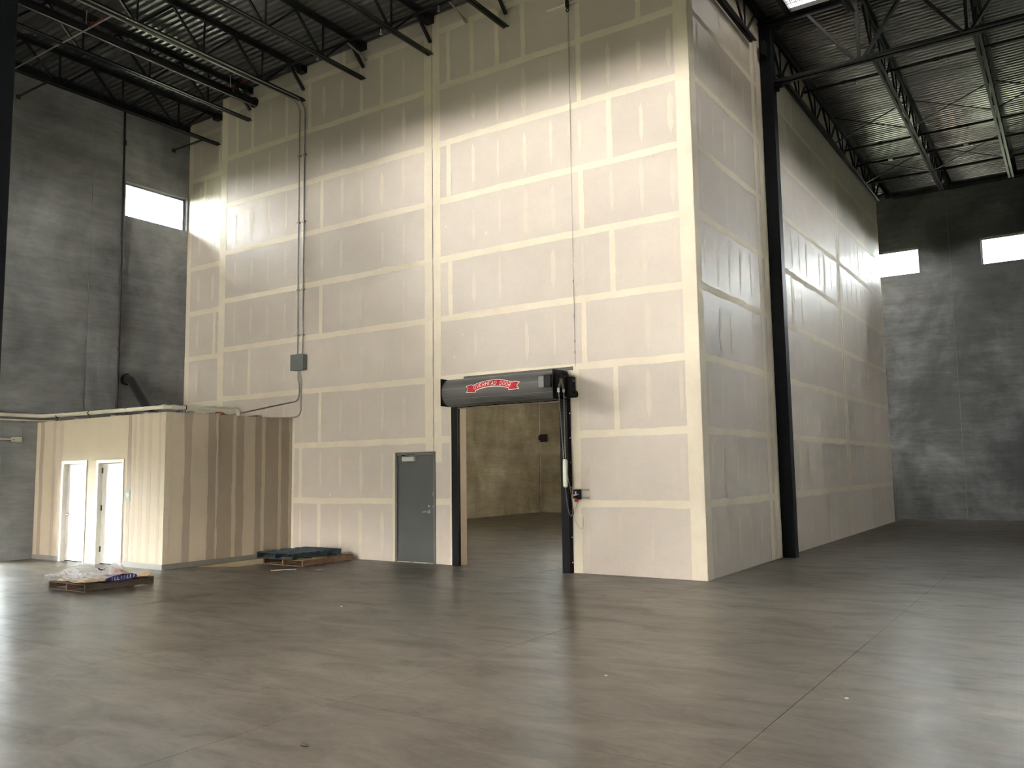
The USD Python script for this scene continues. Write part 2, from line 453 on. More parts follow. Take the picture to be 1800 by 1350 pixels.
def window(c, along, out, glass='window_glass', z0=WZ0, z1=WZ1, half=WW):
    wn[0] += 1
    w = thing(f'window_{wn[0]}', kind='structure', label='high ribbon window washed out by daylight')
    U, W = np.array(along, float), np.array(out, float)
    O = np.array([c[0], c[1], 0.0]) + W * 0.12
    fr = sbox(-half, z0, half, z1).difference(sbox(-half + 0.045, z0 + 0.045, half - 0.045, z1 - 0.045))
    part(w, 'frame', place(extrude(fr, 0.05), U, (0, 0, 1), W, O), 'window_frame_gray')
    part(w, 'glass_pane', place(extrude(sbox(-half + 0.045, z0 + 0.045, half - 0.045, z1 - 0.045), 0.006), U, (0, 0, 1), W, O + W * 0.02), glass)


for yw in WIN_LEFT + ADDED_WIN_LEFT_IN:
    window((XL, yw), (0, 1, 0), (-1, 0, 0), 'window_glass_tinted' if -1 < yw < 1 else 'window_glass')
for xw in WIN_FAR + WIN_FAR_IN:
    window((xw, YF), (1, 0, 0), (0, 1, 0), 'window_glass_tinted')
for yw in WIN_RIGHT:
    window((XR, yw), (0, 1, 0), (1, 0, 0))
for xw in WIN_BACK:
    window((xw, YB), (1, 0, 0), (0, -1, 0))
d4 = thing('door_4', kind='structure', label='glazed entrance in the left concrete wall')
fr = sbox(ENT_Y0, 0, ENT_Y1, ENT_Z1).difference(sbox(ENT_Y0 + 0.06, 0.10, ENT_Y1 - 0.06, ENT_Z1 - 0.06))
part(d4, 'frame', place(extrude(fr, 0.05), (0, 1, 0), (0, 0, 1), (-1, 0, 0), (XL - 0.1, 0, 0)), 'window_frame_gray')
part(d4, 'glass_pane', place(extrude(sbox(ENT_Y0 + 0.06, 0.10, ENT_Y1 - 0.06, ENT_Z1 - 0.06), 0.006), (0, 1, 0), (0, 0, 1), (-1, 0, 0), (XL - 0.12, 0, 0)), 'window_glass_tinted')

# ------------------------------------------------------------------ gypsum board partition
SH = 1.2192


def wobble(a, b, c, w, amp, step=0.07, vertical=False, seed=0, taper=False, off=0.0):
    """A hand-trowelled strip from a to b along one axis, centred on c, about w wide, with uneven edges."""
    n = max(3, int(abs(b - a) / step) + 1)
    t = np.linspace(a, b, n)
    P = np.column_stack([t * 2.3, np.full(n, seed * 1.37), np.zeros(n)])
    lo = meshkit.fbm(P * 1.0, 3, seed) - 0.5
    hi = meshkit.fbm(P * 1.0 + 40, 3, seed + 5) - 0.5
    lo2 = meshkit.noise(P * 7.0, seed + 9) - 0.5
    hi2 = meshkit.noise(P * 7.0 + 70, seed + 11) - 0.5
    k = np.ones(n)
    if taper:
        s = np.linspace(0, 1, n)
        k = np.clip(np.minimum(s / 0.22, (1 - s) / 0.16), 0.12, 1)
    A = c - k * (w / 2 + amp * (1.6 * lo + 0.55 * lo2))
    B = c + k * (w / 2 + amp * (1.6 * hi + 0.55 * hi2))
    B = np.maximum(B, A + 0.004)
    pts = list(zip(t, A)) + list(zip(t, B))[::-1]
    if vertical:
        pts = [(q, p) for p, q in pts]
    return Polygon(pts).buffer(0)


def board_wall(parent, U, W, O, u0, u1, zt, holes, butts, gaps, hseams, bands, studs, amp=0.02, streaks=True, seamw=0.125, faint=None, tk=0.0127, seed=0):
    """Gypsum board face. W points to the room; the boards' face lies in the plane through O. gaps: control joints (u, width, z0, z1)."""
    hole = unary_union([sbox(*h) for h in holes]) if holes else None
    groove = unary_union([sbox(g[0] - g[1] / 2, g[2], g[0] + g[1] / 2, g[3]) for g in gaps]) if gaps else None
    O = np.array(O, float)
    W = np.array(W, float)
    zs = [0.0] + [z for z in hseams if z < zt - 0.05] + [zt]
    n = 0

    def cut(p, grooves=True):
        if hole is not None:
            p = p.difference(hole)
        if grooves and groove is not None:
            p = p.difference(groove)
        return p

    for r in range(len(zs) - 1):
        us = [u0] + sorted(set([b for b in butts.get(r, []) if u0 + 0.1 < b < u1 - 0.1] + [g[0] for g in gaps if g[2] < zs[r + 1] - 0.3 and g[3] > zs[r] + 0.3])) + [u1]
        for a, b in zip(us[:-1], us[1:]):
            p = cut(sbox(a + (0.0015 if a > u0 else 0), zs[r] + 0.0015, b - (0.0015 if b < u1 else 0), zs[r + 1] - 0.0015))
            m = extrude(p, tk)
            if m is not None:
                part(parent, 'wallboard', place(m, U, (0, 0, 1), W, O - W * tk), f'wallboard_paper_{(n * 7 + r * 3) % 3}')
                n += 1
        for b in us[1:-1]:
            if b in butts.get(r, []):
                m = extrude(cut(wobble(zs[r], zs[r + 1], b, 0.105, amp, vertical=True, seed=seed + n + r * 13)), 0.0016)
                if m is not None:
                    part(parent, 'joint_compound', place(m, U, (0, 0, 1), W, O), 'joint_compound')
    for k, z in enumerate(zs[1:-1]):
        m = extrude(cut(wobble(u0, u1, z, seamw, amp, seed=seed + 31 + k)), 0.0020)
        part(parent, 'joint_compound', place(m, U, (0, 0, 1), W, O), 'joint_compound')
    for k, (c, w, a, b) in enumerate(bands):
        p = cut(wobble(a, b, c, w, amp * 0.7, vertical=True, seed=seed + 71 + k)).intersection(sbox(u0, 0, u1, zt))
        m = extrude(p, 0.0024)
        if m is not None:
            part(parent, 'joint_compound', place(m, U, (0, 0, 1), W, O), 'joint_compound')
    if streaks:
        for r in range(len(zs) - 1):
            for su in studs:
                if not (u0 + 0.12 < su < u1 - 0.12) or any(abs(su - b) < 0.15 for b in butts.get(r, [])) or any(abs(su - c) < w / 2 + 0.05 and a < zs[r] + 0.3 for c, w, a, b in bands):
                    continue
                q = RNG.random()
                f = faint(r, su) if faint else 1
                if q < 0.10:
                    continue
                z0, z1 = zs[r] + RNG.uniform(0.10, 0.3), zs[r + 1] - RNG.uniform(0.10, 0.32)
                if z1 - z0 < 0.25:
                    continue
                w = RNG.uniform(0.06, 0.11)
                p = cut(wobble(z0, z1, su + RNG.uniform(-0.015, 0.015), w, 0.022, 0.05, True, int(seed + r * 37 + su * 11) % 997, True))
                m = extrude(p, 0.0010)
                if m is not None:
                    part(parent, 'screw_compound', place(m, U, (0, 0, 1), W, O), 'skim_compound' if f else 'thin_compound')
        for _ in range(int((u1 - u0) * 0.9)):   # small dabs over single screws
            su, z = RNG.uniform(u0 + 0.2, u1 - 0.2), RNG.uniform(0.3, zt - 0.4)
            a = np.linspace(0, 2 * math.pi, 11)[:-1]
            rr = RNG.uniform(0.02, 0.055) * RNG.uniform(0.7, 1.2, 10)
            m = extrude(cut(Polygon(np.column_stack([su + rr * np.cos(a), z + rr * np.sin(a) * 0.9])).buffer(0)), 0.0010)
            if m is not None:
                part(parent, 'screw_compound', place(m, U, (0, 0, 1), W, O), 'skim_compound')


ZT = ZD + 0.02
XE = -12.50           # left end of the front face
WT = 0.22             # partition thickness
DOOR = (-6.66, -0.01, -5.585, 2.215)
ROLL = (-5.00, -0.01, -2.62, 3.30)
H_FRONT = [SH * k for k in range(1, 10)]
wfr = thing('wall_front', kind='structure', label='tall unpainted gypsum board partition')
core = sbox(XE + 0.013, -0.02, -0.013, ZT).difference(sbox(*DOOR)).difference(sbox(*ROLL))
part(wfr, 'core', place(extrude(core, WT - 0.027), (1, 0, 0), (0, 0, 1), (0, 1, 0), (0, 0.0128, 0)), 'wall_core')
back = sbox(XE + 0.013, -0.02, -WT, ZT).difference(sbox(*ROLL)).difference(sbox(*DOOR))
part(wfr, 'inner_wallboard', place(extrude(back, 0.0125), (1, 0, 0), (0, 0, 1), (0, 1, 0), (0, WT - 0.014, 0)), 'wallboard_paper_1')
BUTTS = {0: [-8.88, -11.3], 1: [-9.48, -11.9], 2: [-8.88, -1.545], 3: [-2.145, -11.3], 4: [-8.88, -5.18, -1.545], 5: [-2.145], 6: [-8.87, -5.21, -1.545], 7: [-2.145],
         8: [-11.9, -11.32, -10.09, -9.3, -7.65, -7.04, -5.2, -4.59, -3.98, -3.36, -2.145, -0.92], 9: [-8.2]}
STUDS = [-0.925 - 0.6096 * k for k in range(0, 19)] + [-0.35, -2.45]
board_wall(wfr, (1, 0, 0), (0, -1, 0), (0, 0, 0), XE, 0.0, ZT, [DOOR, ROLL],
           BUTTS, [(-5.632, 0.010, 2.2, ZT), (-2.345, 0.006, 3.66, 10.3)], H_FRONT,
           [(-5.75, 0.20, 2.23, ZT), (-5.52, 0.19, 2.0, ZT), (-0.13, 0.26, 0, ZT), (XE + 0.12, 0.24, 0, ZT), (-9.72, 0.07, 0, 3.07), (-5.14, 0.17, 0, 3.1), (-2.36, 0.16, 0, 3.6), (-6.69, 0.06, 0, 2.2)],
           STUDS, faint=lambda r, u: (r in (0, 1, 6, 7, 8, 9) and u < -6 or r >= 6 and u > -6), seed=100)
# jamb lining of the roll-up opening
for nm, m in (('jamb_lining', bx(-4.9995, -4.988, 0.0, WT, 0, 3.2995)), ('jamb_lining', bx(-2.632, -2.6205, 0.0, WT, 0, 3.2995)), ('jamb_lining', bx(-4.988, -2.632, 0.0, WT, 3.285, 3.2995))):
    part(wfr, nm, m, 'restroom_compound')
part(wfr, 'end_wallboard', bx(XE, XE + 0.0127, 0.0, 0.56, 0, ZT), 'wallboard_paper_0')

# the side of the partition, running back from the corner
YE = 16.55
wsd = thing('wall_side', kind='structure', label='side of the gypsum board partition with glossy paper face')
part(wsd, 'core', bx(-WT + 0.013, -0.013, 0.0, YE, 0, ZT), 'wall_core')
part(wsd, 'inner_wallboard', bx(-WT, -WT + 0.0125, WT, YE, 0, ZT), 'wallboard_paper_1')
part(wsd, 'end_wallboard', bx(-WT, 0, YE, YE + 0.0127, 0, ZT), 'wallboard_paper_0')
SB = {0: [8.2, 13.1], 1: [5.75, 12.5], 2: [9.4, 14.3], 3: [5.15, 13.1], 4: [5.75, 12.5], 5: [8.8, 14.9], 6: [5.15, 13.1], 7: [8.2, 14.3], 8: [6.4, 12.5], 9: [9.4]}
SSTUD = [0.42 + 0.6096 * k for k in range(0, 27)]
board_wall(wsd, (0, 1, 0), (1, 0, 0), (0, 0, 0), 0.0, YE, ZT, [], SB, [(10.44, 0.012, 0, ZT)], H_FRONT,
           [(0.13, 0.26, 0, ZT), (3.5, 0.2, 0, ZT), (3.95, 0.4, 0, ZT), (10.34, 0.17, 0, ZT), (10.55, 0.17, 0, ZT), (YE - 0.08, 0.16, 0, ZT), (4.5, 0.12, 0, ZT)], SSTUD, amp=0.034, seed=300)

# set-back piece of partition between the box and the left concrete wall
wsb = thing('wall_setback', kind='structure', label='narrow set-back strip of gypsum board beside the high window')
YS = 0.55
part(wsb, 'core', bx(XL, XE + 0.2, YS + 0.0128, YS + WT, 0, ZT), 'wall_core')
board_wall(wsb, (1, 0, 0), (0, -1, 0), (0, YS, 0), XL + 0.004, XE + 0.1, ZT, [], {1: [-13.4], 4: [-13.4], 7: [-13.9], 8: [-13.3]}, [], H_FRONT, [(XL + 0.09, 0.17, 0, ZT)], [-14.1, -13.5, -12.9], seed=500)

# ------------------------------------------------------------------ restroom block
RX, RY, RZ = -9.76, -3.22, 3.06
wrf = thing('wall_restroom_front', kind='structure', label='front of the low restroom block')
wrs = thing('wall_restroom_side', kind='structure', label='side of the low restroom block with bare paper stripes')
D1, D2, DT = (-13.45, -12.55), (-12.08, -11.18), 2.11
holes = [sbox(D1[0], -0.01, D1[1], DT), sbox(D2[0], -0.01, D2[1], DT)]
p = sbox(XL + 0.003, 0, RX, RZ)
for h in holes:
    p = p.difference(h)
part(wrf, 'core', place(extrude(p, 0.12), (1, 0, 0), (0, 0, 1), (0, 1, 0), (0, RY + 0.0015, 0)), 'restroom_compound')
part(wrs, 'core', bx(RX - 0.12, RX - 0.0015, RY + 0.125, -0.002, 0, RZ), 'restroom_compound')
part(wrs, 'lid', bx(XL + 0.003, RX - 0.125, RY + 0.125, 0.0 - 0.004, RZ - 0.13, RZ - 0.1), 'restroom_skim')


def stripes(parent, U, W, O, items, holes, seed):
    for k, (a, b, m) in enumerate(items):
        p = wobble(0.0, RZ, (a + b) / 2, b - a, 0.03, 0.12, True, seed + k)
        for h in holes:
            p = p.difference(h)
        p = p.intersection(sbox(-30, 0.0, 30, RZ))
        me = extrude(p, 0.0012)
        if me is not None:
            part(parent, 'wallboard_strip' if 'paper' in m else 'joint_compound', place(me, U, (0, 0, 1), W, O), m)


P_, K_ = 'restroom_paper', 'restroom_skim'
stripes(wrs, (0, 1, 0), (1, 0, 0), (RX - 0.0012, 0, 0), [(-2.79, -2.62, P_), (-2.23, -2.04, P_), (-1.99, -1.63, P_), (-1.53, -1.33, P_), (-1.03, -0.86, P_), (-0.77, -0.40, P_), (-0.31, -0.09, P_)], [], 11)
stripes(wrf, (1, 0, 0), (0, -1, 0), (0, RY + 0.0012, 0), [(-14.45, -14.3, P_), (-13.92, -13.8, K_), (-13.62, -13.50, K_), (-11.02, -10.9, P_), (-10.82, -10.74, K_), (-10.62, -10.48, K_), (-10.33, -10.20, K_), (-9.98, -9.9, K_)], holes, 51)
bb = thing('baseboard_restroom', kind='structure', label='gray rubber cove base around the restroom block')
for a, b in ((XL + 0.003, D1[0] - 0.05), (D1[1] + 0.05, D2[0] - 0.05), (D2[1] + 0.05, RX + 0.008)):
    part(bb, 'cove_base', bx(a, b, RY - 0.008, RY + 0.0005, 0, 0.102), 'rubber_base')
part(bb, 'cove_base', bx(RX - 0.001, RX + 0.008, RY + 0.0006, -0.004, 0, 0.102), 'rubber_base')


def lever(parent, x, y, z, out, side, material='brushed_steel'):
    """A round rose with a lever pointing to side along x; out = -1 means toward -y."""
    h = part(parent, 'lever_handle', [cyl((x, y, z), (x, y + out * 0.014, z), 0.034, 18), cyl((x, y + out * 0.01, z), (x, y + out * 0.06, z), 0.011, 10),
                                      tube(fillet([(x, y + out * 0.055, z), (x + side * 0.04, y + out * 0.06, z + 0.002), (x + side * 0.13, y + out * 0.05, z - 0.006)], 0.03), 0.0115, 10)], material, 40)
    return h


for k, (D, lab) in enumerate(((D1, 'white restroom door at the left, closed in its white frame'), (D2, 'white restroom door at the right, beside the small sign'))):
    d = thing(f'door_{k + 1}', kind='structure', label=lab)
    fr = sbox(D[0] - 0.05, 0, D[1] + 0.05, DT + 0.05).difference(sbox(D[0], -0.01, D[1], DT))
    part(d, 'casing', place(extrude(fr, 0.014), (1, 0, 0), (0, 0, 1), (0, -1, 0), (0, RY, 0)), 'white_frame_paint')
    j = 0.02
    inner = sbox(D[0] - 0.0005, 0, D[1] + 0.0005, DT).difference(sbox(D[0] + j, -0.01, D[1] - j, DT - j))
    part(d, 'jamb', place(extrude(inner, 0.14), (1, 0, 0), (0, 0, 1), (0, 1, 0), (0, RY - 0.01, 0)), 'white_frame_paint')
    part(d, 'leaf', rbx(D[0] + j + 0.004, D[1] - j - 0.004, RY + 0.085, RY + 0.125, 0.018, DT - j - 0.004, 0.004), 'white_door_paint')
    if k == 0:
        lever(d, D[0] + 0.10, RY + 0.085, 1.0, -1, 1)
    else:
        for z in (0.25, 1.1, 1.88):
            part(d, 'hinge', rbx(D[0] + j, D[0] + j + 0.03, RY + 0.065, RY + 0.09, z, z + 0.115, 0.004), 'dark_hinge')
    part(d, 'floor_gap', bx(D[0] + j, D[1] - j, RY + 0.09, RY + 0.12, 0.0005, 0.018), 'black_gap')

sg = thing('restroom_sign', 'small gray-green restroom sign with white figures right of the door', 'sign', (-10.97, RY, 1.41))
sx0, sx1, sz0, sz1 = -11.055, -10.89, 1.295, 1.535
pl = sbox(sx0 + 0.02, sz0 + 0.02, sx1 - 0.02, sz1 - 0.02).buffer(0.02)
plate = part(sg, 'plate', place(extrude(pl, 0.006), (1, 0, 0), (0, 0, 1), (0, -1, 0), (0, RY, 0)), 'sign_green')


def figure(cx, skirt):
    hd = Polygon([(cx + 0.011 * math.cos(a), sz1 - 0.055 + 0.011 * math.sin(a)) for a in np.linspace(0, 6.28, 13)[:-1]])
    b = Polygon([(cx - 0.018, sz1 - 0.070), (cx + 0.018, sz1 - 0.070), (cx + (0.026 if skirt else 0.014), sz1 - 0.118), (cx + 0.008, sz1 - 0.118), (cx + 0.008, sz1 - 0.148), (cx - 0.008, sz1 - 0.148), (cx - 0.008, sz1 - 0.118), (cx - (0.026 if skirt else 0.014), sz1 - 0.118)])
    return unary_union([hd, b])


part(plate, 'pictogram', place(extrude(figure(-11.013, False), 0.003), (1, 0, 0), (0, 0, 1), (0, -1, 0), (0, RY - 0.006, 0)), 'sign_white')
part(plate, 'pictogram', place(extrude(figure(-10.955, True), 0.003), (1, 0, 0), (0, 0, 1), (0, -1, 0), (0, RY - 0.006, 0)), 'sign_white')
t = meshkit.text_mesh('RESTROOM', 0.022, 0.003, True)
t.apply_scale([0.128 / t.extents[0], 1, 1])
t.apply_translation([-10.972 - (t.bounds[0][0] + t.bounds[1][0]) / 2, 0, 0])
part(plate, 'lettering', place(t, (1, 0, 0), (0, 0, 1), (0, -1, 0), (0, RY - 0.006, sz0 + 0.052)), 'sign_white')

# ------------------------------------------------------------------ gray steel door
d3 = thing('door_3', kind='structure', label='gray painted steel door with a closer')
fr = sbox(-6.65, 0, -5.595, 2.205).difference(sbox(-6.60, -0.01, -5.645, 2.155))
part(d3, 'frame', place(extrude(fr, 0.15), (1, 0, 0), (0, 0, 1), (0, 1, 0), (0, -0.012, 0)), 'gray_frame_paint')
part(d3, 'leaf', rbx(-6.596, -5.649, 0.012, 0.056, 0.018, 2.150, 0.004), 'gray_door_paint')
part(d3, 'threshold', bx(-6.60, -5.645, -0.01, 0.10, 0.0, 0.012), 'closer_metal')
part(d3, 'back_panel', bx(-6.60, -5.645, 0.10, 0.12, 0.012, 2.15), 'black_gap')
cl = part(d3, 'door_closer', rbx(-6.44, -6.10, -0.055, 0.012, 2.03, 2.125, 0.008), 'closer_metal')
part(cl, 'closer_arm', [beam((-6.25, -0.03, 2.135), (-6.40, -0.11, 2.15), 0.02, 0.012), beam((-6.40, -0.11, 2.15), (-6.12, -0.02, 2.17), 0.018, 0.01)], 'black_steel')
for z in (0.28, 1.05, 1.78):
    part(d3, 'hinge', [cyl((-6.602, -0.002, z), (-6.602, -0.002, z + 0.12), 0.010, 10)], 'gray_frame_paint')
lever(d3, -5.77, 0.012, 1.02, -1, -1)
part(d3, 'lock_cylinder', cyl((-5.77, 0.012, 1.13), (-5.77, -0.004, 1.13), 0.022, 16), 'brushed_steel', 40)
part(d3, 'strike_plate', [bx(-5.652, -5.644, -0.0145, 0.01, 1.33, 1.42), bx(-5.652, -5.644, -0.0145, 0.01, 1.10, 1.15)], 'brushed_steel')

# ------------------------------------------------------------------ roll-up door
ru = thing('roll_up_door', 'dark gray rolled-up steel coiling door over the wide opening, red ribbon emblem on its hood', 'roll-up door', (-3.8, 0, 0))
for xa, xb, s in ((-5.13, -4.985, 1), (-2.615, -2.465, -1)):
    g = [bx(xa, xb, -0.014, -0.001, 0, 3.2), bx(xa + 0.02, xb - 0.02, -0.10, -0.014, 0, 3.2)]
    inner = xb - 0.02 if s > 0 else xa + 0.02
    g += [bx(inner, inner + s * 0.045, -0.10, -0.072, 0, 3.08), bx(inner, inner + s * 0.045, -0.042, -0.014, 0, 3.08)]
    gp = part(ru, 'guide', g, 'black_steel')
    outer = xb - 0.012 if s < 0 else xa + 0.012
    for z in np.arange(0.18, 3.1, 0.44):
        part(gp, 'bolt', [cyl((outer, -0.014, z), (outer, -0.026, z), 0.013, 6)], 'closer_metal')
HY, HZ, HR = -0.275, 3.325, 0.255
a = np.linspace(math.radians(100), math.radians(262), 30)
prof = [(-0.005, HZ + HR + 0.03), (-0.12, HZ + HR + 0.012)] + [(HY + HR * 0.92 * math.cos(t), HZ + HR * math.sin(t)) for t in a] + [(-0.20, HZ - HR - 0.012)]
line = LineString(prof)
shell = line.buffer(0.004, cap_style=2)
HX0, HX1 = -5.02, -2.52
part(ru, 'hood', place(extrude(shell, HX1 - HX0), (0, 1, 0), (0, 0, 1), (1, 0, 0), (HX0, 0, 0)), 'hood_gray', 35)
part(ru, 'hood_crease', [tube([(HX0, HY - HR * 0.92 * math.cos(t), HZ + HR * math.sin(t)), (HX1, HY - HR * 0.92 * math.cos(t), HZ + HR * math.sin(t))], 0.0055, 8) for t in (math.radians(12), math.radians(-32), math.radians(-62))], 'hood_light_gray', 40)  # lighter tubes stand in for bright reflection lines along the hood
part(ru, 'hood_flange', bx(-4.86, -2.40, -0.012, -0.001, 3.60, 3.665), 'hood_gray')
for xa in (HX0 - 0.012, HX1):
    part(ru, 'bracket_plate', rbx(xa, xa + 0.012, -0.53, -0.002, 3.06, 3.585, 0.003), 'black_steel')
part(ru, 'coiled_curtain', tube([(HX0 + 0.02, HY, HZ), (HX1 - 0.02, HY, HZ)], 0.19, 28), 'hood_gray', 40)
part(ru, 'curtain_slat', [bx(-5.0, -2.60, -0.066, -0.050, 3.10 + 0.075 * k, 3.17 + 0.075 * k) for k in range(2)], 'hood_gray')
part(ru, 'bottom_bar', [bx(-5.0, -2.60, -0.075, -0.04, 3.055, 3.10), bx(-5.0, -2.60, -0.10, -0.015, 3.088, 3.096)], 'black_steel')
part(ru, 'weather_strip', bx(-5.0, -2.60, -0.07, -0.045, 3.032, 3.055), 'beige_box')
for xa in (-5.075, -2.54):
    part(ru, 'stop_bolt', [cyl((xa, -0.10, 3.10), (xa, -0.13, 3.10), 0.018, 8), cyl((xa + 0.045, -0.10, 3.10), (xa + 0.045, -0.14, 3.11), 0.013, 8)], 'chain_metal')
part(ru, 'hood_splice_plate', rbx(-2.80, -2.66, -0.545, -0.528, 3.27, 3.47, 0.003), 'hood_light_gray')
part(ru, 'cover_flap', rbx(-2.66, HX1, -0.60, -0.545, 3.26, 3.48, 0.003), 'black_steel')
op = part(ru, 'operator_housing', [rbx(HX1 + 0.014, HX1 + 0.055, -0.46, -0.03, 3.12, 3.52, 0.02), rbx(HX1 + 0.012, HX1 + 0.19, -0.16, -0.02, 3.14, 3.47, 0.02), cyl((HX1 + 0.02, -0.10, 3.15), (HX1 + 0.24, -0.10, 3.15), 0.06, 14)], 'black_steel', 30)
part(op, 'rating_label', bx(HX1 + 0.19, HX1 + 0.194, -0.14, -0.05, 3.37, 3.43), 'hood_light_gray')
whx = HX1 + 0.085
wheel = trimesh.creation.annulus(0.05, 0.115, 0.03, sections=28)
wheel = place(wheel, (0, 1, 0), (0, 0, 1), (1, 0, 0), (whx - 0.015, -0.38, 3.40))
part(op, 'chain_wheel', wheel, 'black_steel', 40)
part(op, 'chain_guide', [beam((whx, -0.38, 3.39), (whx + 0.005, -0.46, 3.24), 0.02, 0.05), beam((whx, -0.38, 3.39), (whx + 0.005, -0.30, 3.24), 0.02, 0.05), cyl((whx - 0.02, -0.38, 3.39), (whx + 0.02, -0.38, 3.39), 0.035, 14)], 'hood_light_gray')
part(op, 'chain_guide_tip', [bx(whx - 0.015, whx + 0.02, -0.487, -0.455, 3.17, 3.245), bx(whx - 0.015, whx + 0.02, -0.305, -0.275, 3.18, 3.235)], 'emblem_white')


def chain(path, link=0.036):
    P = np.array(path, float)
    d = np.concatenate([[0], np.cumsum(np.linalg.norm(np.diff(P, axis=0), axis=1))])
    n = int(d[-1] / (link * 0.78))
    out = []
    base = trimesh.creation.torus(0.0095, 0.0034, major_sections=8, minor_sections=4)
    base.apply_scale([1.0, link / 0.026, 1.0])
    for k in range(n):
        s = (k + 0.5) / n * d[-1]
        c = np.array([np.interp(s, d, P[:, i]) for i in range(3)])
        c2 = np.array([np.interp(min(s + 0.005, d[-1]), d, P[:, i]) for i in range(3)])
        t = c2 - c
        t = t / (np.linalg.norm(t) + 1e-9)
        ref = np.array([1.0, 0, 0]) if k % 2 else np.array([0, 1.0, 0])
        u = np.cross(t, ref)
        u /= np.linalg.norm(u) + 1e-9
        m = base.copy()
        T = np.eye(4)
        T[:3, 0], T[:3, 1], T[:3, 2], T[:3, 3] = np.cross(t, u), t, u, c
        m.apply_transform(T)
        out.append(m)
    return trimesh.util.concatenate(out)


cx = whx + 0.005
loop = [(cx, -0.47, 3.2), (cx - 0.03, -0.36, 2.6), (cx - 0.07, -0.22, 1.95), (cx - 0.07, -0.19, 1.55), (cx - 0.05, -0.17, 1.2), (cx - 0.02, -0.155, 1.04), (cx + 0.015, -0.15, 0.985), (cx + 0.045, -0.145, 1.04), (cx + 0.05, -0.14, 1.18),
        (cx + 0.02, -0.155, 1.45), (cx - 0.025, -0.18, 1.7), (cx - 0.045, -0.21, 2.0), (cx - 0.02, -0.26, 2.6), (cx, -0.29, 3.2)]
ch = part(ru, 'hand_chain', chain(fillet(loop, 0.2, 4)), 'chain_metal', label='bright steel hand chain')
part(ch, 'chain_sleeve', [rbx(cx - 0.095, cx - 0.01, -0.24, -0.175, 1.50, 2.0, 0.02)], 'chain_sleeve', label='pale printed sleeve around the chain')
part(ru, 'chain_keeper', [bx(-2.475, -2.435, -0.11, -0.03, 1.04, 1.10), bx(-2.465, -2.43, -0.06, -0.03, 1.02, 1.12)], 'black_steel')


def hood_y(z):
    s = max(-1, min(1, (z - HZ) / HR))
    return HY - HR * 0.92 * math.sqrt(max(0, 1 - s * s)) - 0.004


def emblem_map(mesh, off):
    vv, ff = trimesh.remesh.subdivide_to_size(mesh.vertices, mesh.faces, 0.022, max_iter=20)
    mesh = trimesh.Trimesh(vv, ff, process=True)
    v = mesh.vertices.copy()
    y = np.array([hood_y(z) for z in v[:, 1]])
    w = np.column_stack([v[:, 0], y - off - v[:, 2], v[:, 1]])
    m = trimesh.Trimesh(w, mesh.faces.copy(), process=False)
    if m.volume < 0:
        m.invert()
    return m


ex, ez = -3.83, 3.395       # ribbon centre on the hood
AW, SAG = 0.465, 0.085       # half width of the bow and its rise


def bow(u):
    return ez + SAG * (1 - (u / AW) ** 2) - 0.045


def ribbon(h0, h1, ua=-AW, ub=AW, n=26):
    us = np.linspace(ua, ub, n)
    return Polygon([(ex + u, bow(u) + h0) for u in us] + [(ex + u, bow(u) + h1) for u in us[::-1]])


def tail(s, g=0.0):
    pts = [(s * (AW - 0.10), 0.035), (s * (AW + 0.02), 0.085), (s * (AW + 0.145), 0.06), (s * (AW + 0.09), -0.005), (s * (AW + 0.135), -0.07), (s * (AW + 0.0), -0.075), (s * (AW - 0.10), -0.075)]
    p = Polygon([(ex + a, bow(s * AW) + b) for a, b in pts])
    return p.buffer(-g) if g else p


em = part(ru, 'emblem', emblem_map(extrude(unary_union([ribbon(-0.075, 0.062), tail(1), tail(-1)]).segmentize(0.03), 0.002), 0.001), 'emblem_white', label='red ribbon emblem lettered in white')
part(em, 'ribbon_tail', emblem_map(extrude(tail(-1, 0.011).segmentize(0.03), 0.0015), 0.0035), 'emblem_red')
part(em, 'ribbon_tail', emblem_map(extrude(tail(1, 0.011).segmentize(0.03), 0.0015), 0.0035), 'emblem_red')
part(em, 'ribbon_band', emblem_map(extrude(ribbon(-0.062, 0.049).segmentize(0.03), 0.0015), 0.0055), 'emblem_red')
letters = []
word = 'OVERHEAD DOOR'
adv = 2 * (AW - 0.05) / len(word)
for k, c in enumerate(word):
    if c == ' ':
        continue
    t = meshkit.text_mesh(c, 0.074, 0.0015, False)
    u = -AW + 0.05 + (k + 0.5) * adv
    t.apply_scale([min(1.15, 0.80 * adv / t.extents[0]), 1, 1])
    t.apply_translation([-(t.bounds[0][0] + t.bounds[1][0]) / 2, 0, 0])
    sl = math.atan(-2 * SAG * u / AW ** 2)
    t.apply_transform(trimesh.transformations.rotation_matrix(sl, [0, 0, 1]))
    t.apply_translation([ex + u, bow(u) - 0.042, 0])
    letters.append(emblem_map(t, 0.0075))
part(em, 'lettering', letters, 'emblem_white')

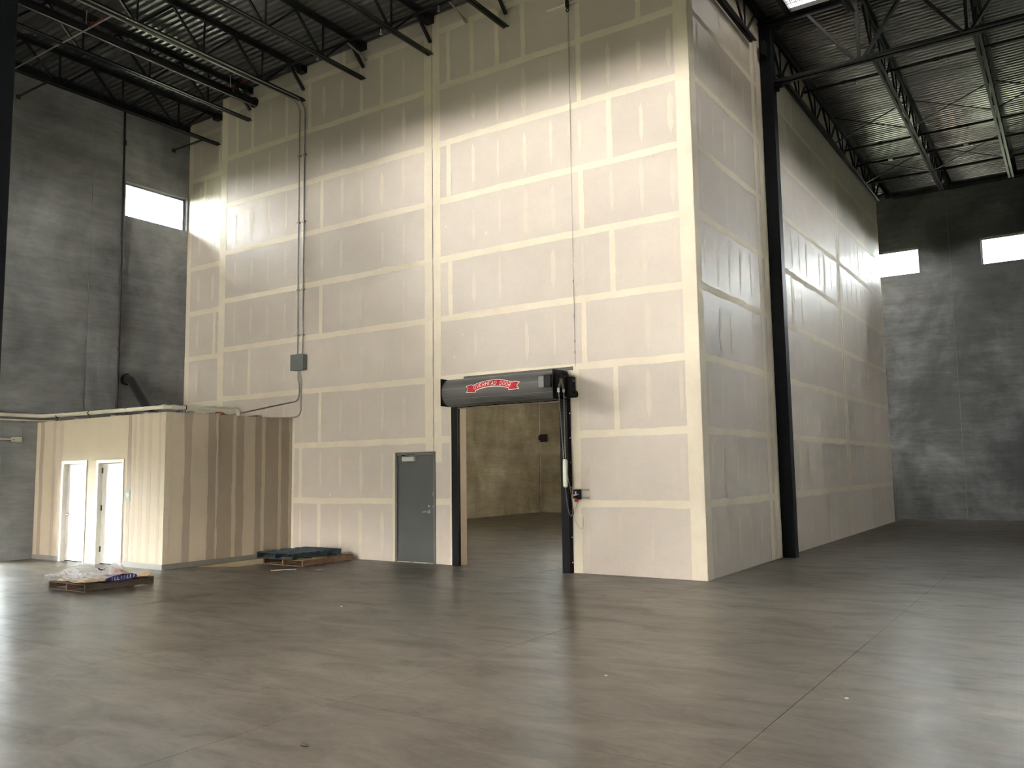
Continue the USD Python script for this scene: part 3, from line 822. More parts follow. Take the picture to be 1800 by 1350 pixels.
# ------------------------------------------------------------------ door sensor on struts beside the opening
es = thing('door_release', 'black door release box with a red bulb on two short slotted struts beside the chain', 'door release', (-2.3, 0, 1.38))
for z in (1.452, 1.315):
    part(es, 'strut', [bx(-2.49, -2.12, -0.022, -0.004, z - 0.018, z - 0.013), bx(-2.49, -2.12, -0.022, -0.004, z + 0.013, z + 0.018), bx(-2.49, -2.12, -0.008, -0.003, z - 0.018, z + 0.018)], 'dull_conduit')
part(es, 'housing', [rbx(-2.40, -2.345, -0.09, -0.022, 1.31, 1.46, 0.006), rbx(-2.335, -2.27, -0.075, -0.022, 1.29, 1.462, 0.006)], 'black_steel')
part(es, 'linkage', [beam((-2.385, -0.095, 1.36), (-2.29, -0.08, 1.38), 0.02), bx(-2.36, -2.335, -0.10, -0.08, 1.36, 1.43)], 'closer_metal')
b = trimesh.creation.icosphere(subdivisions=3, radius=0.034)
b.apply_translation([-2.345, -0.085, 1.275])
part(es, 'bulb', b, 'red_plastic', True, label='red bulb')
part(es, 'cord', tube(fillet([(-2.33, -0.03, 1.29), (-2.42, -0.025, 1.05), (-2.44, -0.02, 1.0), (-2.36, -0.016, 0.82), (-2.29, -0.016, 0.76), (-2.25, -0.016, 0.80), (-2.24, -0.016, 0.98)], 0.1), 0.003, 5), 'dull_conduit')
cb = thing('release_cable', 'thin cable hanging down the gypsum board from the pulley to the roll-up door', 'cable', (-2.34, 0, 3.7))
part(cb, 'cable', tube([(-2.31, -0.03, 10.4), (-2.335, -0.014, 7), (-2.345, -0.012, 3.72)], 0.0035, 5), 'dull_conduit')
part(cb, 'cable_clip', [bx(-2.354, -2.336, -0.018, -0.002, z, z + 0.05) for z in (5.2, 4.55, 4.1, 3.9)], 'dull_conduit')
hb = thing('strut_bracket', 'bright strut with a black clamp and pulley high on the gypsum board', 'bracket', (-2.45, 0, 10.5))
part(hb, 'strut', [bx(-2.78, -2.12, -0.045, -0.004, 10.50, 10.505), bx(-2.78, -2.12, -0.045, -0.004, 10.54, 10.545), bx(-2.78, -2.12, -0.045, -0.040, 10.50, 10.545)], 'emblem_white')
part(hb, 'clamp', rbx(-2.345, -2.285, -0.10, -0.03, 10.44, 10.58, 0.008), 'black_steel')
pr = trimesh.creation.torus(0.030, 0.010, 16, 8)
pr = place(pr, (1, 0, 0), (0, 0, 1), (0, -1, 0), (-2.315, -0.06, 10.39))
part(hb, 'pulley', pr, 'black_steel', True)

# ------------------------------------------------------------------ steel: columns, girders, joists
def column(x, y, label, top=ZD - 0.02, s=0.127):
    c = thing('steel_column', label, 'column', (x, y, 0))
    q = sbox(-s, -s, s, s).buffer(-0.012).buffer(0.012, quad_segs=3)
    part(c, 'shaft', place(extrude(q, top), (1, 0, 0), (0, 1, 0), (0, 0, 1), (x, y, 0.0)), 'column_paint', 30)
    return c


c1 = column(0.135, 4.215, 'tall black square steel column standing against the side of the gypsum board box')
part(c1, 'cap_plate', rbx(-0.08, 0.42, 3.99, 4.44, ZD - 0.16, ZD - 0.14, 0.004), 'column_paint')
part(c1, 'girder_seat', [rbx(0.262, 0.42, 4.13, 4.30, 9.80, 9.83, 0.004), rbx(0.262, 0.36, 4.20, 4.23, 9.70, 9.98, 0.004)], 'column_paint')
part(c1, 'joist_gusset', [bx(0.10, 0.17, 3.90, 4.09, 10.45, 10.75), bx(0.10, 0.17, 4.34, 4.55, 10.45, 10.75)], 'joist_primer')
c2 = column(-2.20, -10.0, 'dark steel column in the foreground cut off by the left edge of the picture')
part(c2, 'base_plate', rbx(-2.40, -2.0, -10.2, -9.8, 0.0, 0.022, 0.004), 'column_paint')

PT = 1.51


def angle_pair(y0, y1, z, leg, gap, up, x=0.0):
    """Two steel angles back to back along y, as in a joist chord; up = +1: the upright legs stand above the flats."""
    t = 0.009
    out = []
    for s in (-1, 1):
        xa = x + s * gap / 2
        out.append(bx(xa, xa + s * leg, y0, y1, z, z + t))
        out.append(bx(xa, xa + s * t, y0, y1, z, z + up * leg))
    return out


def joist_parts(path, y0, y1, by0, by1, nodes, wall_end=None):
    """Local x = 0 across, y along, z world heights. nodes: y of the bottom panel points."""
    zb, ztp = 10.56, 11.25
    part(path, 'top_chord', angle_pair(y0, y1, ZD - 0.012, 0.085, 0.028, -1), 'joist_primer')
    part(path, 'bottom_chord', angle_pair(by0, by1, zb - 0.035, 0.062, 0.028, 1), 'joist_primer')
    for yb in nodes:
        part(path, 'web_post', beam((0, yb, zb), (0, yb, ztp), 0.030), 'joist_primer')
        for s in (-1, 1):
            yt = yb + s * PT / 2
            if y0 + 0.05 < yt < y1 - 0.05:
                part(path, 'web_diagonal', beam((0, yb + s * 0.06, zb), (0, yt, ztp), 0.042, up=(1, 0, 0)), 'joist_primer')


def make_joist(kind, x, label, group):
    p = thing('roof_joist', label, 'joist', (x, 0, 0), group)
    ORIGIN[p] = np.zeros(3)      # parts are given in the joist's own frame
    if kind == 'left':
        joist_parts(p, -9.95, 0.02, -9.3, -0.004, [-1.235 - PT * k for k in range(0, 6)])
        part(p, 'end_web', beam((0, -0.46, 11.25), (0, -0.012, 10.80), 0.055, up=(1, 0, 0)), 'joist_primer')
        part(p, 'bearing_seat', bx(-0.095, 0.095, -0.16, -0.002, 11.20, 11.345), 'joist_primer')
    elif kind == 'wall':
        joist_parts(p, -9.95, YS - 0.01, -9.3, YS - 0.02, [-0.70 - PT * k for k in range(0, 6)])
        part(p, 'bearing_seat', bx(-0.095, 0.095, YS - 0.16, YS - 0.002, 11.20, 11.345), 'joist_primer')
    elif kind == 'near':
        joist_parts(p, -9.95, 4.15, -9.2, 3.4, [2.9 - PT * k for k in range(0, 8)])
    else:
        joist_parts(p, 4.35, YF - 0.01, 5.2, 16.22, [15.9 - PT * k for k in range(0, 8)])
        part(p, 'end_web', [beam((0, 16.0, 10.56), (0, 17.9, 11.28), 0.04, up=(1, 0, 0))], 'joist_primer')
        part(p, 'bearing_seat', bx(-0.095, 0.095, YF - 0.16, YF - 0.002, 11.20, 11.345), 'joist_primer')
    return p


def copy_joist(src, x, label, group):
    path = '/World/' + numbered('/World', 'roof_joist')
    r = UsdGeom.Xform.Define(stage, path)
    r.GetPrim().GetReferences().AddInternalReference(src)
    r.GetPrim().SetInstanceable(True)
    UsdGeom.Xformable(r).ClearXformOpOrder()
    r.AddTranslateOp().Set(Gf.Vec3d(x, 0, 0))
    data(r.GetPrim(), label, 'joist', group)
    return path


JX = [0.10 - 1.92 * k for k in range(2, 8)]          # -3.74 ... -13.34
LJ = ['black open-web roof joist whose end meets the board above the roll-up door', 'black open-web roof joist ending at the long vertical joint above the gray door',
      'black open-web roof joist ending between the gray door and the two vertical conduits', 'black open-web roof joist whose conduits turn down the board wall',
      'black open-web roof joist running beside the fat black pipe at the left', 'black open-web roof joist nearest the left concrete wall']
src = None
make_joist('wall', JX[5], LJ[5], 'roof joists over the left hall')
for k, x in enumerate(JX[:5]):
    src = make_joist('left', x, LJ[k], 'roof joists over the left hall') if src is None else (copy_joist(src, x, LJ[k], 'roof joists over the left hall'), src)[1]
RX_ = [0.10 + 1.92 * k for k in range(0, 5)]
RJ = ['black roof joist beyond the girder lying along the top of the side wall', 'black roof joist beyond the girder, first out from the side wall', 'black roof joist beyond the girder, second out from the side wall',
      'black roof joist beyond the girder, third out from the side wall', 'black roof joist beyond the girder, fourth out from the side wall']
NJ = ['black roof joist before the column, lying along the top of the side wall', 'black roof joist before the girder, first out from the side wall', 'black roof joist before the girder, second out from the side wall',
      'black roof joist before the girder, third out from the side wall', 'black roof joist before the girder, fourth out from the side wall']
s1 = s2 = None
for k, x in enumerate(RX_):
    if s1 is None:
        s1 = make_joist('far', x, RJ[k], 'roof joists beyond the girder')
        s2 = make_joist('near', x, NJ[k], 'roof joists before the girder')
    else:
        copy_joist(s1, x, RJ[k], 'roof joists beyond the girder')
        copy_joist(s2, x, NJ[k], 'roof joists before the girder')


def girder(y, x0, x1, first, label):
    g = thing('joist_girder', label, 'girder', (x0, y, 0))
    zb, zt = 9.93, 11.18
    for nm, z, a, b, up in (('bottom_chord', zb - 0.06, x0, x1, 1), ('top_chord', zt + 0.06, x0, x1, -1)):
        ch = []
        for s in (-1, 1):
            ya = y + s * 0.016
            ch += [bx(a, b, ya, ya + s * 0.10, z, z + 0.012), bx(a, b, ya, ya + s * 0.012, z, z + up * 0.10)]
        part(g, nm, ch, 'joist_primer')
    x = first
    while x < x1 - 0.2:
        part(g, 'web_post', beam((x, y, zb), (x, y, zt), 0.06), 'joist_primer')
        for s in (-1, 1):
            xt = x + s * 0.96
            if xt > x1:
                continue
            xt = max(xt, x0 + 0.1)
            part(g, 'web_diagonal', [beam((x + s * 0.08, y + q * 0.03, zb), (xt, y + q * 0.03, zt), 0.05, 0.05, up=(0, 1, 0)) for q in (-1, 1)], 'joist_primer')
        x += 1.92
    return g


girder(4.215, 0.27, XR - 0.02, 1.96, 'deep black joist girder running right from the column')

# bridging between the joists
for xa, xb, ya, lab in ((JX[5] + 0.06, JX[4] - 0.06, -4.71, 'bright thin bridging bar between the two joists nearest the left wall'),
                        (JX[4] + 0.06, JX[3] - 0.06, -4.70, 'bright thin bridging bar in the second joist bay from the left wall')):
    single('bridging_bar', [bx(xa, xb, ya - 0.018, ya + 0.018, 10.515, 10.521), bx(xa, xb, ya + 0.012, ya + 0.018, 10.515, 10.55)], 'bridging_steel', lab, 'bridging bar')
for ya, z, lab in ((-3.98, 10.52, 'dark brace from the leftmost joist to the concrete wall, nearest the picture corner'), (0.05, 10.52, 'dark brace from the left joist to the concrete wall above the high window')):
    g = thing('wall_brace', lab, 'brace', (XL, ya, z))
    part(g, 'rod', [beam((JX[5] - 0.05, ya, z), (XL + 0.03, ya, z), 0.035, 0.012), beam((JX[5] - 0.05, ya, z + 0.015), (XL + 0.03, ya, z + 0.015), 0.010, 0.03)], 'joist_primer')
    part(g, 'end_plate', rbx(XL + 0.001, XL + 0.03, ya - 0.05, ya + 0.05, z - 0.05, z + 0.05), 'joist_primer')
for yb, bays in ((10.25, (0, 1, 2)), (14.2, (0, 1, 2))):
    for k in bays:
        xa, xb = RX_[k] + 0.05, RX_[k + 1] - 0.05
        nm = ('first', 'second', 'third')[k]
        single('cross_bridging', [beam((xa, yb, 10.57), (xb, yb, 11.28), 0.045, 0.02), beam((xa, yb + 0.03, 11.28), (xb, yb + 0.03, 10.57), 0.045, 0.02)], 'joist_primer',
               f'black crossed bridging in the {nm} joist bay from the side wall, ' + ('midway' if yb < 12 else 'near the far wall'), 'bridging')
lg = thing('deck_ledger', 'long dark steel edge angle carrying the roof deck along the far concrete wall', 'edge angle', (0, YF, 11.2))
part(lg, 'angle', [bx(0.25, XR, YF - 0.012, YF - 0.001, 11.13, 11.33), bx(0.25, XR, YF - 0.10, YF - 0.001, 11.205, 11.215)], 'joist_primer')
lg2 = thing('deck_ledger', 'dark steel edge angle carrying the roof deck along the left concrete wall', 'edge angle', (XL, 0, 11.3))
part(lg2, 'angle', [bx(XL + 0.001, XL + 0.012, YB, YS - 0.02, 11.2, 11.34), bx(XL + 0.001, XL + 0.09, YB, YS - 0.02, 11.328, 11.338)], 'joist_primer')

# skylight, only its corner is in the frame
sk = thing('skylight', 'bright roof light with a wire grid at the top edge of the picture', 'skylight', (1.2, 3.0, 11.3))
part(sk, 'lens', bx(0.72, 1.92, 1.7, 4.02, 11.340, 11.350), 'skylight_lens')
part(sk, 'curb', [bx(0.60, 0.72, 1.6, 4.08, 11.25, 11.357), bx(1.92, 2.0, 1.6, 4.08, 11.25, 11.357), bx(0.60, 2.0, 4.02, 4.08, 11.25, 11.357), bx(0.60, 2.0, 1.6, 1.7, 11.25, 11.357)], 'joist_primer')
wires = [beam((0.72, yy, 11.30), (1.92, yy, 11.30), 0.010) for yy in np.arange(1.76, 3.86, 0.10)] + [beam((xx, 1.7, 11.30), (xx, 3.84, 11.30), 0.010) for xx in np.arange(0.80, 1.92, 0.10)]
part(sk, 'safety_grid', wires, 'joist_primer')

# ------------------------------------------------------------------ pipes and conduits
mp = thing('sprinkler_main', 'fat black sprinkler main pipe running along the joist at the upper left', 'pipe', (-11.22, 0, 10.95))
part(mp, 'pipe', tube([(-11.24, -12, 10.95), (-11.24, -0.02, 10.95)], 0.098, 18), 'sprinkler_pipe', 40)
part(mp, 'wall_collar', cyl((-11.24, -0.06, 10.95), (-11.24, -0.012, 10.95), 0.125, 20), 'sprinkler_pipe', 40)
for yy in (-4.3, -0.75):
    part(mp, 'hanger', [beam((-11.24, yy, 11.04), (-11.24, yy, ZD), 0.014), bx(-11.355, -11.125, yy - 0.02, yy + 0.02, 10.94, 10.96)], 'dull_conduit')
    part(mp, 'sway_brace_clamp', [rbx(-11.30, -11.20, yy + 0.1, yy + 0.2, 11.02, 11.16), beam((-11.25, yy + 0.15, 11.1), (-11.0, yy + 0.3, 11.32), 0.03)], 'red_primer', label='red clamp')
sl = single('conduit_run', tube([(-11.16, -12, 10.825), (-11.16, -0.02, 10.825)], 0.013, 8), 'galvanized_conduit', 'thin shiny conduit under the fat sprinkler main', 'conduit', 40)
br = thing('sprinkler_branch', 'black sprinkler branch pipe crossing just under the deck in front of the board wall', 'pipe', (-6, -0.62, 11.12))
part(br, 'pipe', tube([(-11.15, -0.62, 11.12), (-0.3, -0.62, 11.12)], 0.030, 10), 'sprinkler_pipe', 40)
for xx in (-10.3, -8.4, -6.5, -4.95):
    h = part(br, 'sprinkler_head', [cyl((xx, -0.62, 11.10), (xx, -0.62, 10.98), 0.016, 8), cyl((xx, -0.62, 10.985), (xx, -0.62, 10.975), 0.035, 10)], 'closer_metal')
for xx, lab in ((-7.75, 'left'), (-4.95, 'right')):
    part(br, 'stub_pipe', [tube([(xx + 0.25, -0.62, 11.12), (xx + 0.25, -0.05, 10.96)], 0.022, 8), cyl((xx + 0.25, -0.09, 10.965), (xx + 0.25, -0.012, 10.95), 0.042, 12)], 'dull_conduit')
for k, (yy, zz, nm) in enumerate(((7.4, 10.95, 'nearest the girder'), (11.9, 10.9, 'in the middle of the far bay'), (13.45, 10.9, 'with a bright coupling, closer to the far wall'), (15.3, 10.9, 'closest to the far wall'))):
    g = thing('sprinkler_line', f'black sprinkler line through the right joists, {nm}', 'pipe', (5, yy, zz))
    part(g, 'pipe', tube([(0.02, yy, zz), (XR - 0.1, yy, zz)], 0.032, 10), 'sprinkler_pipe', 40)
    for xx in (0.95, 2.95):
        part(g, 'coupling', cyl((xx, yy, zz), (xx + 0.12, yy, zz), 0.045, 12), 'closer_metal' if k == 2 else 'sprinkler_pipe', 40)
    for xx in (1.3, 3.2):
        part(g, 'sprinkler_head', cyl((xx, yy, zz), (xx, yy, zz - 0.12), 0.014, 8), 'closer_metal')

cd = thing('electrical_conduit', 'pair of shiny vertical conduits dropping down the gypsum board to a gray box', 'conduit', (-9.5, 0, 7))
for k, x in enumerate((-9.60, -9.43)):
    off = -0.075 if k == 0 else 0.075
    zc_ = 10.50 if k == 0 else 10.50
    part(cd, 'conduit', tube(fillet([(JX[3] + off, -11, zc_), (JX[3] + off, -0.20 - 0.02 * k, zc_), (x, -0.035, zc_ - 0.16), (x, -0.035, 4.512)], 0.25, 7), 0.0165, 10), 'galvanized_conduit', 40)
for z in (9.2, 7.6, 6.0, 4.95):
    part(cd, 'strap', [bx(-9.64, -9.56, -0.055, -0.002, z, z + 0.03), bx(-9.47, -9.39, -0.055, -0.002, z, z + 0.03)], 'dull_conduit')
jb = thing('junction_box', 'gray-green electrical junction box on the gypsum board between the conduits', 'junction box', (-9.49, 0, 4.33))
part(jb, 'body', rbx(-9.69, -9.29, -0.135, -0.003, 4.15, 4.50, 0.006), 'junction_gray')
part(jb, 'cover', rbx(-9.70, -9.28, -0.147, -0.136, 4.14, 4.51, 0.004), 'junction_gray')
cd2 = thing('electrical_conduit', 'pair of thin conduits curving from the gray box down to the restroom roof', 'conduit', (-9.49, 0, 3.5))
part(cd2, 'conduit', tube(fillet([(-9.55, -0.05, 4.138), (-9.55, -0.05, 3.95), (-9.52, -0.035, 3.85), (-9.52, -0.035, 3.46), (-9.85, -0.035, 3.43), (-12.4, -0.06, 3.20)], 0.28, 8), 0.0165, 10), 'dull_conduit', 40)
part(cd2, 'conduit', tube(fillet([(-9.49, -0.05, 4.138), (-9.46, -0.035, 3.9), (-9.46, -0.035, 3.10), (-9.80, -0.10, 3.08), (-10.9, -0.4, 3.10)], 0.30, 8), 0.0165, 10), 'dull_conduit', 40)

pv = thing('pvc_pipe', 'cream plastic pipe running around the top edge of the restroom block', 'pipe', (-12, RY, 3.2))
path = [(XL + 0.12, -8.5, 3.21), (XL + 0.12, RY + 0.02, 3.20), (-13.9, RY + 0.14, 3.20), (RX - 0.16, RY + 0.10, 3.17), (RX - 0.12, RY + 0.22, 3.17), (RX - 0.12, -1.50, 3.185), (RX - 0.05, -1.44, 3.18)]
part(pv, 'pipe', tube(fillet(path[:-1], 0.10, 5), 0.042, 14), 'pvc_white', 40)
part(pv, 'elbow', tube(fillet([(RX - 0.12, -1.52, 3.185), (RX - 0.10, -1.44, 3.185), (RX - 0.06, -1.44, 3.06)], 0.05, 6), 0.050, 14), 'pvc_white', 40)
part(pv, 'coupling', [cyl((RX - 0.30, RY + 0.105, 3.172), (RX - 0.16, RY + 0.10, 3.17), 0.05, 14), cyl((RX - 0.12, RY + 0.20, 3.17), (RX - 0.12, RY + 0.34, 3.17), 0.05, 14), cyl((-13.95, RY + 0.14, 3.20), (-13.8, RY + 0.138, 3.20), 0.05, 14)], 'pvc_white', 40)
for x in (-14.0, -12.7, -11.3, -10.25):
    part(pv, 'pipe_clamp', [cyl((x - 0.01, RY + 0.125, 3.185), (x + 0.01, RY + 0.125, 3.185), 0.052, 12), beam((x, RY + 0.125, 3.0), (x, RY + 0.125, 3.15), 0.012)], 'dark_hinge')
part(pv, 'pipe_clamp', [cyl((RX - 0.12, -2.72, 3.175), (RX - 0.12, -2.70, 3.175), 0.052, 12), beam((RX - 0.12, -2.71, 3.0), (RX - 0.12, -2.71, 3.14), 0.012)], 'dark_hinge')
for k, (x, yv, lab) in enumerate(((-13.62, RY + 0.42, 'gray bundle on the restroom roof under the cream pipe, at the left'), (-12.15, RY + 0.40, 'gray block on the restroom roof under the cream pipe, in the middle'), (-10.95, RY + 0.40, 'gray block on the restroom roof just left of the block corner'))):
    g = thing('roof_block', lab, 'block', (x, yv, 3.0))
    part(g, 'block', rbx(x - 0.09, x + 0.09, yv - 0.08, yv + 0.08, RZ - 0.1, 3.135, 0.01), 'insulation_gray')
    part(g, 'wire_loop', tube(fillet([(x + 0.08, yv, 3.05), (x + 0.2, yv, 3.12), (x + 0.35, yv, 2.98)], 0.1), 0.006, 6), 'junction_gray')
for k, (yv, lab) in enumerate(((-2.45, 'gray block on the restroom roof behind the cream pipe, nearest the corner'), (-1.95, 'gray block on the restroom roof behind the cream pipe, left of its elbow'), (-0.72, 'gray junction cover on the restroom roof close to the board wall'))):
    g = thing('roof_block', lab, 'block', (RX - 0.3, yv, 3.0))
    part(g, 'block', rbx(RX - 0.42, RX - 0.26, yv - 0.07, yv + 0.07, RZ - 0.1, 3.12, 0.01), 'insulation_gray')
    part(g, 'wire_loop', tube(fillet([(RX - 0.3, yv + 0.06, 3.05), (RX - 0.25, yv + 0.16, 3.10), (RX - 0.3, yv + 0.30, 2.98)], 0.1), 0.006, 6), 'junction_gray')
single('duct_offcut', beam((RX - 0.55, -1.5, 3.0), (RX - 0.18, -0.85, 3.085), 0.10, 0.05), 'junction_gray', 'dark sheet-metal offcut on the restroom roof right of the pipe elbow', 'metal offcut')
single('duct_offcut', beam((RX - 0.55, -2.4, 3.0), (RX - 0.42, -2.1, 3.09), 0.10, 0.03), 'junction_gray', 'dark sheet-metal offcut on the restroom roof left of the rust-brown fittings', 'metal offcut')
single('copper_fittings', [tube(fillet([(RX - 0.35, -1.86, 3.0), (RX - 0.32, -1.84, 3.13), (RX - 0.26, -1.68, 3.13), (RX - 0.27, -1.62, 3.0)], 0.05), 0.018, 8), tube(fillet([(RX - 0.28, -1.80, 3.0), (RX - 0.25, -1.76, 3.10), (RX - 0.22, -1.6, 3.08)], 0.05), 0.014, 8)], 'rust_card', 'rust-brown pipe fittings on the restroom roof left of the pipe elbow', 'pipe fitting', 40)
single('water_line', [tube([(RX - 0.10 - 0.10 * q, RY + 0.35 + 0.02 * q, 2.98), (RX - 0.10 - 0.10 * q, RY + 0.35 + 0.02 * q, 3.112)], 0.022, 8) for q in range(2)], 'pex_blue', 'short blue water lines under the bend of the cream pipe', 'water line', 40)
cw = thing('wall_conduit', 'thin conduit on the left concrete wall just below the cream pipe', 'conduit', (XL, -6, 3.08))
part(cw, 'conduit', tube(fillet([(XL + 0.03, -9, 3.10), (XL + 0.03, RY - 0.12, 3.10), (XL + 0.2, RY + 0.3, 3.10)], 0.15, 5), 0.018, 8), 'pvc_white', 40)
sb = thing('switch_box', 'small beige electrical box with a conduit on the left concrete wall', 'electrical box', (XL, -3.65, 2.66))
part(sb, 'cover', rbx(XL + 0.002, XL + 0.06, -3.79, -3.575, 2.605, 2.715, 0.006), 'beige_box')
part(sb, 'knob', cyl((XL + 0.06, -3.75, 2.66), (XL + 0.07, -3.75, 2.66), 0.012, 8), 'dark_hinge')
part(sb, 'conduit', tube([(XL + 0.03, -6.2, 2.665), (XL + 0.03, -3.79, 2.665)], 0.013, 8), 'beige_box', 40)
vp = thing('drain_pipe', 'slim black vertical pipe on the left concrete wall beside the high window', 'pipe', (XL, -1.36, 7))
part(vp, 'pipe', tube([(XL + 0.06, -1.36, 3.0), (XL + 0.06, -1.36, 6.9), (XL + 0.06, -1.40, 11.18)], 0.030, 10), 'black_pipe_paint', 40)
for z in (4.9, 7.8, 10.2):
    part(vp, 'coupling', cyl((XL + 0.06, -1.37, z), (XL + 0.06, -1.37, z + 0.12), 0.037, 10), 'black_pipe_paint', 40)
dk = thing('vent_duct', 'thick black vent duct slanting down from the left concrete wall to the restroom roof', 'duct', (XL, -0.9, 3.9))
part(dk, 'duct', tube(fillet([(XL + 0.005, -1.10, 4.22), (XL + 0.16, -1.08, 4.22), (-13.55, -0.95, 3.15), (-13.5, -0.94, 2.96)], 0.1, 5), 0.115, 16), 'black_pipe_paint', 40)
part(dk, 'collar', cyl((XL + 0.001, -1.10, 4.22), (XL + 0.03, -1.10, 4.22), 0.15, 18), 'black_pipe_paint', 40)
ib = thing('corner_box', 'small black box in the far corner seen through the wide opening', 'electrical box', (XL, YF, 3.2))
part(ib, 'body', rbx(XL + 0.10, XL + 0.42, YF - 0.12, YF - 0.002, 3.05, 3.38, 0.01), 'dark_hinge')
part(ib, 'conduit', tube([(XL + 0.06, YF - 0.06, 0.2), (XL + 0.06, YF - 0.06, 8)], 0.02, 8), 'beige_box', 40)
part(ib, 'connector', rbx(XL + 0.02, XL + 0.12, YF - 0.12, YF - 0.002, 3.12, 3.34, 0.01), 'dark_hinge')

# ------------------------------------------------------------------ pallets
def pallet(name, label, x0, x1, y0, y1, z0, mats, skew=0.0, notch=0.0):
    p = thing(name, label, 'pallet', ((x0 + x1) / 2, (y0 + y1) / 2, z0))
    def put(nm, m, mt):
        c = np.array([(x0 + x1) / 2, (y0 + y1) / 2, 0])
        m.apply_translation(-c)
        m.apply_transform(trimesh.transformations.rotation_matrix(skew, [0, 0, 1]))
        m.apply_translation(c)
        return part(p, nm, m, mt)
    tb = 0.017
    for k, x in enumerate((x0, (x0 + x1) / 2 - 0.02, x1 - 0.04)):      # stringers run along y
        y = np.array([y0, y0 + 0.14, y0 + 0.17, y0 + 0.36, y0 + 0.39, y1 - 0.39, y1 - 0.36, y1 - 0.17, y1 - 0.14, y1])
        zz = z0 + tb + np.array([0, 0, notch, notch, 0, 0, notch, notch, 0, 0])
        poly = Polygon(list(zip(y, zz)) + [(y1, z0 + tb + 0.089), (y0, z0 + tb + 0.089)])
        put('stringer', place(extrude(poly, 0.04), (0, 1, 0), (0, 0, 1), (1, 0, 0), (x, 0, 0)), mats[k % len(mats)])
    n = 7
    for k in range(n):
        w = 0.125 if k in (0, n - 1) else 0.1
        y = y0 + (y1 - y0 - w) * k / (n - 1)
        put('deck_board', rbx(x0 - 0.008, x1 + 0.008, y + RNG.uniform(-0.006, 0.006), y + w, z0 + tb + 0.089, z0 + 2 * tb + 0.089 + RNG.uniform(-0.002, 0.002), 0.003), mats[int(RNG.integers(len(mats)))])
    for k in range(4):
        y = y0 + (y1 - y0 - 0.1) * k / 3
        put('bottom_board', rbx(x0, x1, y, y + 0.1, z0, z0 + tb, 0.003), mats[int(RNG.integers(len(mats)))])
    return p


WD = ['pallet_wood_0', 'pallet_wood_1', 'pallet_wood_2']
BL = ['pallet_blue_0', 'pallet_blue_1', 'pallet_blue_2']
pallet('wood_pallet', 'worn brown wooden pallet on the floor under crumpled film and cardboard', -9.08, -8.03, -5.73, -4.53, 0.0, [m.replace('wood', 'dark_wood') for m in WD], 0.02)
pallet('wood_pallet', 'bare brown wooden pallet on the floor underneath the blue pallet', -8.82, -7.66, -1.56, -0.20, 0.0, WD, 0.0)
pallet('blue_pallet', 'dark blue painted pallet stacked on a brown wooden pallet by the board wall', -8.90, -7.83, -1.66, -0.36, 0.1265, BL, 0.0, 0.035)

PZ = 0.1245


def sheet(x0, x1, y0, y1, nx, ny, zf, edge=0.02, seed=0, t=0.0):
    """A crumpled sheet over a rectangle; zf(u, v, x, y) gives its height above the pallet."""
    u, v = np.meshgrid(np.linspace(0, 1, nx), np.linspace(0, 1, ny), indexing='ij')
    x, y = x0 + (x1 - x0) * u, y0 + (y1 - y0) * v
    q = np.stack([x * 3, y * 3, np.full_like(x, seed)], -1)
    x = x + edge * 2 * (meshkit.noise(q * 1.7, seed + 3) - 0.5)
    y = y + edge * 2 * (meshkit.noise(q * 1.7, seed + 4) - 0.5)
    z = zf(u, v, x, y)
    V = np.stack([x, y, z], -1).reshape(-1, 3)
    idx = np.arange(nx * ny).reshape(nx, ny)
    F = np.vstack([np.column_stack([idx[:-1, :-1].ravel(), idx[1:, :-1].ravel(), idx[1:, 1:].ravel()]), np.column_stack([idx[:-1, :-1].ravel(), idx[1:, 1:].ravel(), idx[:-1, 1:].ravel()])])
    if t:
        n = len(V)
        V = np.vstack([V, V - [0, 0, t]])
        B = F[:, ::-1] + n
        rim = np.concatenate([idx[0, :], idx[1:, -1], idx[-1, -2::-1], idx[-2:0:-1, 0]])
        R = []
        for a, b in zip(rim, np.roll(rim, -1)):
            R += [[a, b + n, b], [a, a + n, b + n]]
        F = np.vstack([F, B, np.array(R)])
    return trimesh.Trimesh(V, F, process=False)


def fb(x, y, s, seed):
    return meshkit.fbm(np.stack([x * s, y * s, np.full_like(x, seed * 0.7)], -1), 3, seed)


def ridge(x, y, s, seed):
    return 1 - np.abs(2 * meshkit.noise(np.stack([x * s, y * s, np.full_like(x, seed * 1.3)], -1), seed) - 1)


def zc1(u, v, x, y):
    curl = 0.055 * np.exp(-((v - 0.06) / 0.05) ** 2) * np.clip(np.sin(u * 9 + 0.6), 0, 1)
    return PZ + 0.006 + 0.03 * ridge(x, y, 4, 3) * np.clip(u * 5, 0, 1) + curl


def zc2(u, v, x, y):
    return PZ + 0.012 + 0.075 * np.clip(np.sin(v * 8.5 - 0.8), 0, 1) ** 2 * np.clip(u * 1.6, 0, 1) + 0.015 * fb(x, y, 5, 8)


single('cardboard_sheet', sheet(-8.86, -8.06, -5.72, -5.05, 40, 34, zc1, 0.02, 3, 0.004), 'cardboard_pale', 'crumpled tan cardboard sheet on the near edge of the film-covered pallet', 'cardboard', 40)
single('cardboard_sheet', sheet(-8.45, -8.05, -5.02, -4.56, 30, 40, zc2, 0.02, 9, 0.004), 'cardboard', 'curled brown cardboard flaps on the right end of the film-covered pallet', 'cardboard', 40)
tri = trimesh.convex.convex_hull(np.array([(-8.62, -4.95, PZ + 0.03), (-8.60, -4.95, PZ + 0.175), (-8.28, -4.78, PZ + 0.055), (-8.62, -4.94, PZ + 0.03), (-8.60, -4.94, PZ + 0.175), (-8.28, -4.77, PZ + 0.055)]))
single('cardboard_flap', tri, 'rust_card', 'rust-brown triangular cardboard flap standing up at the back of the pallet', 'cardboard')


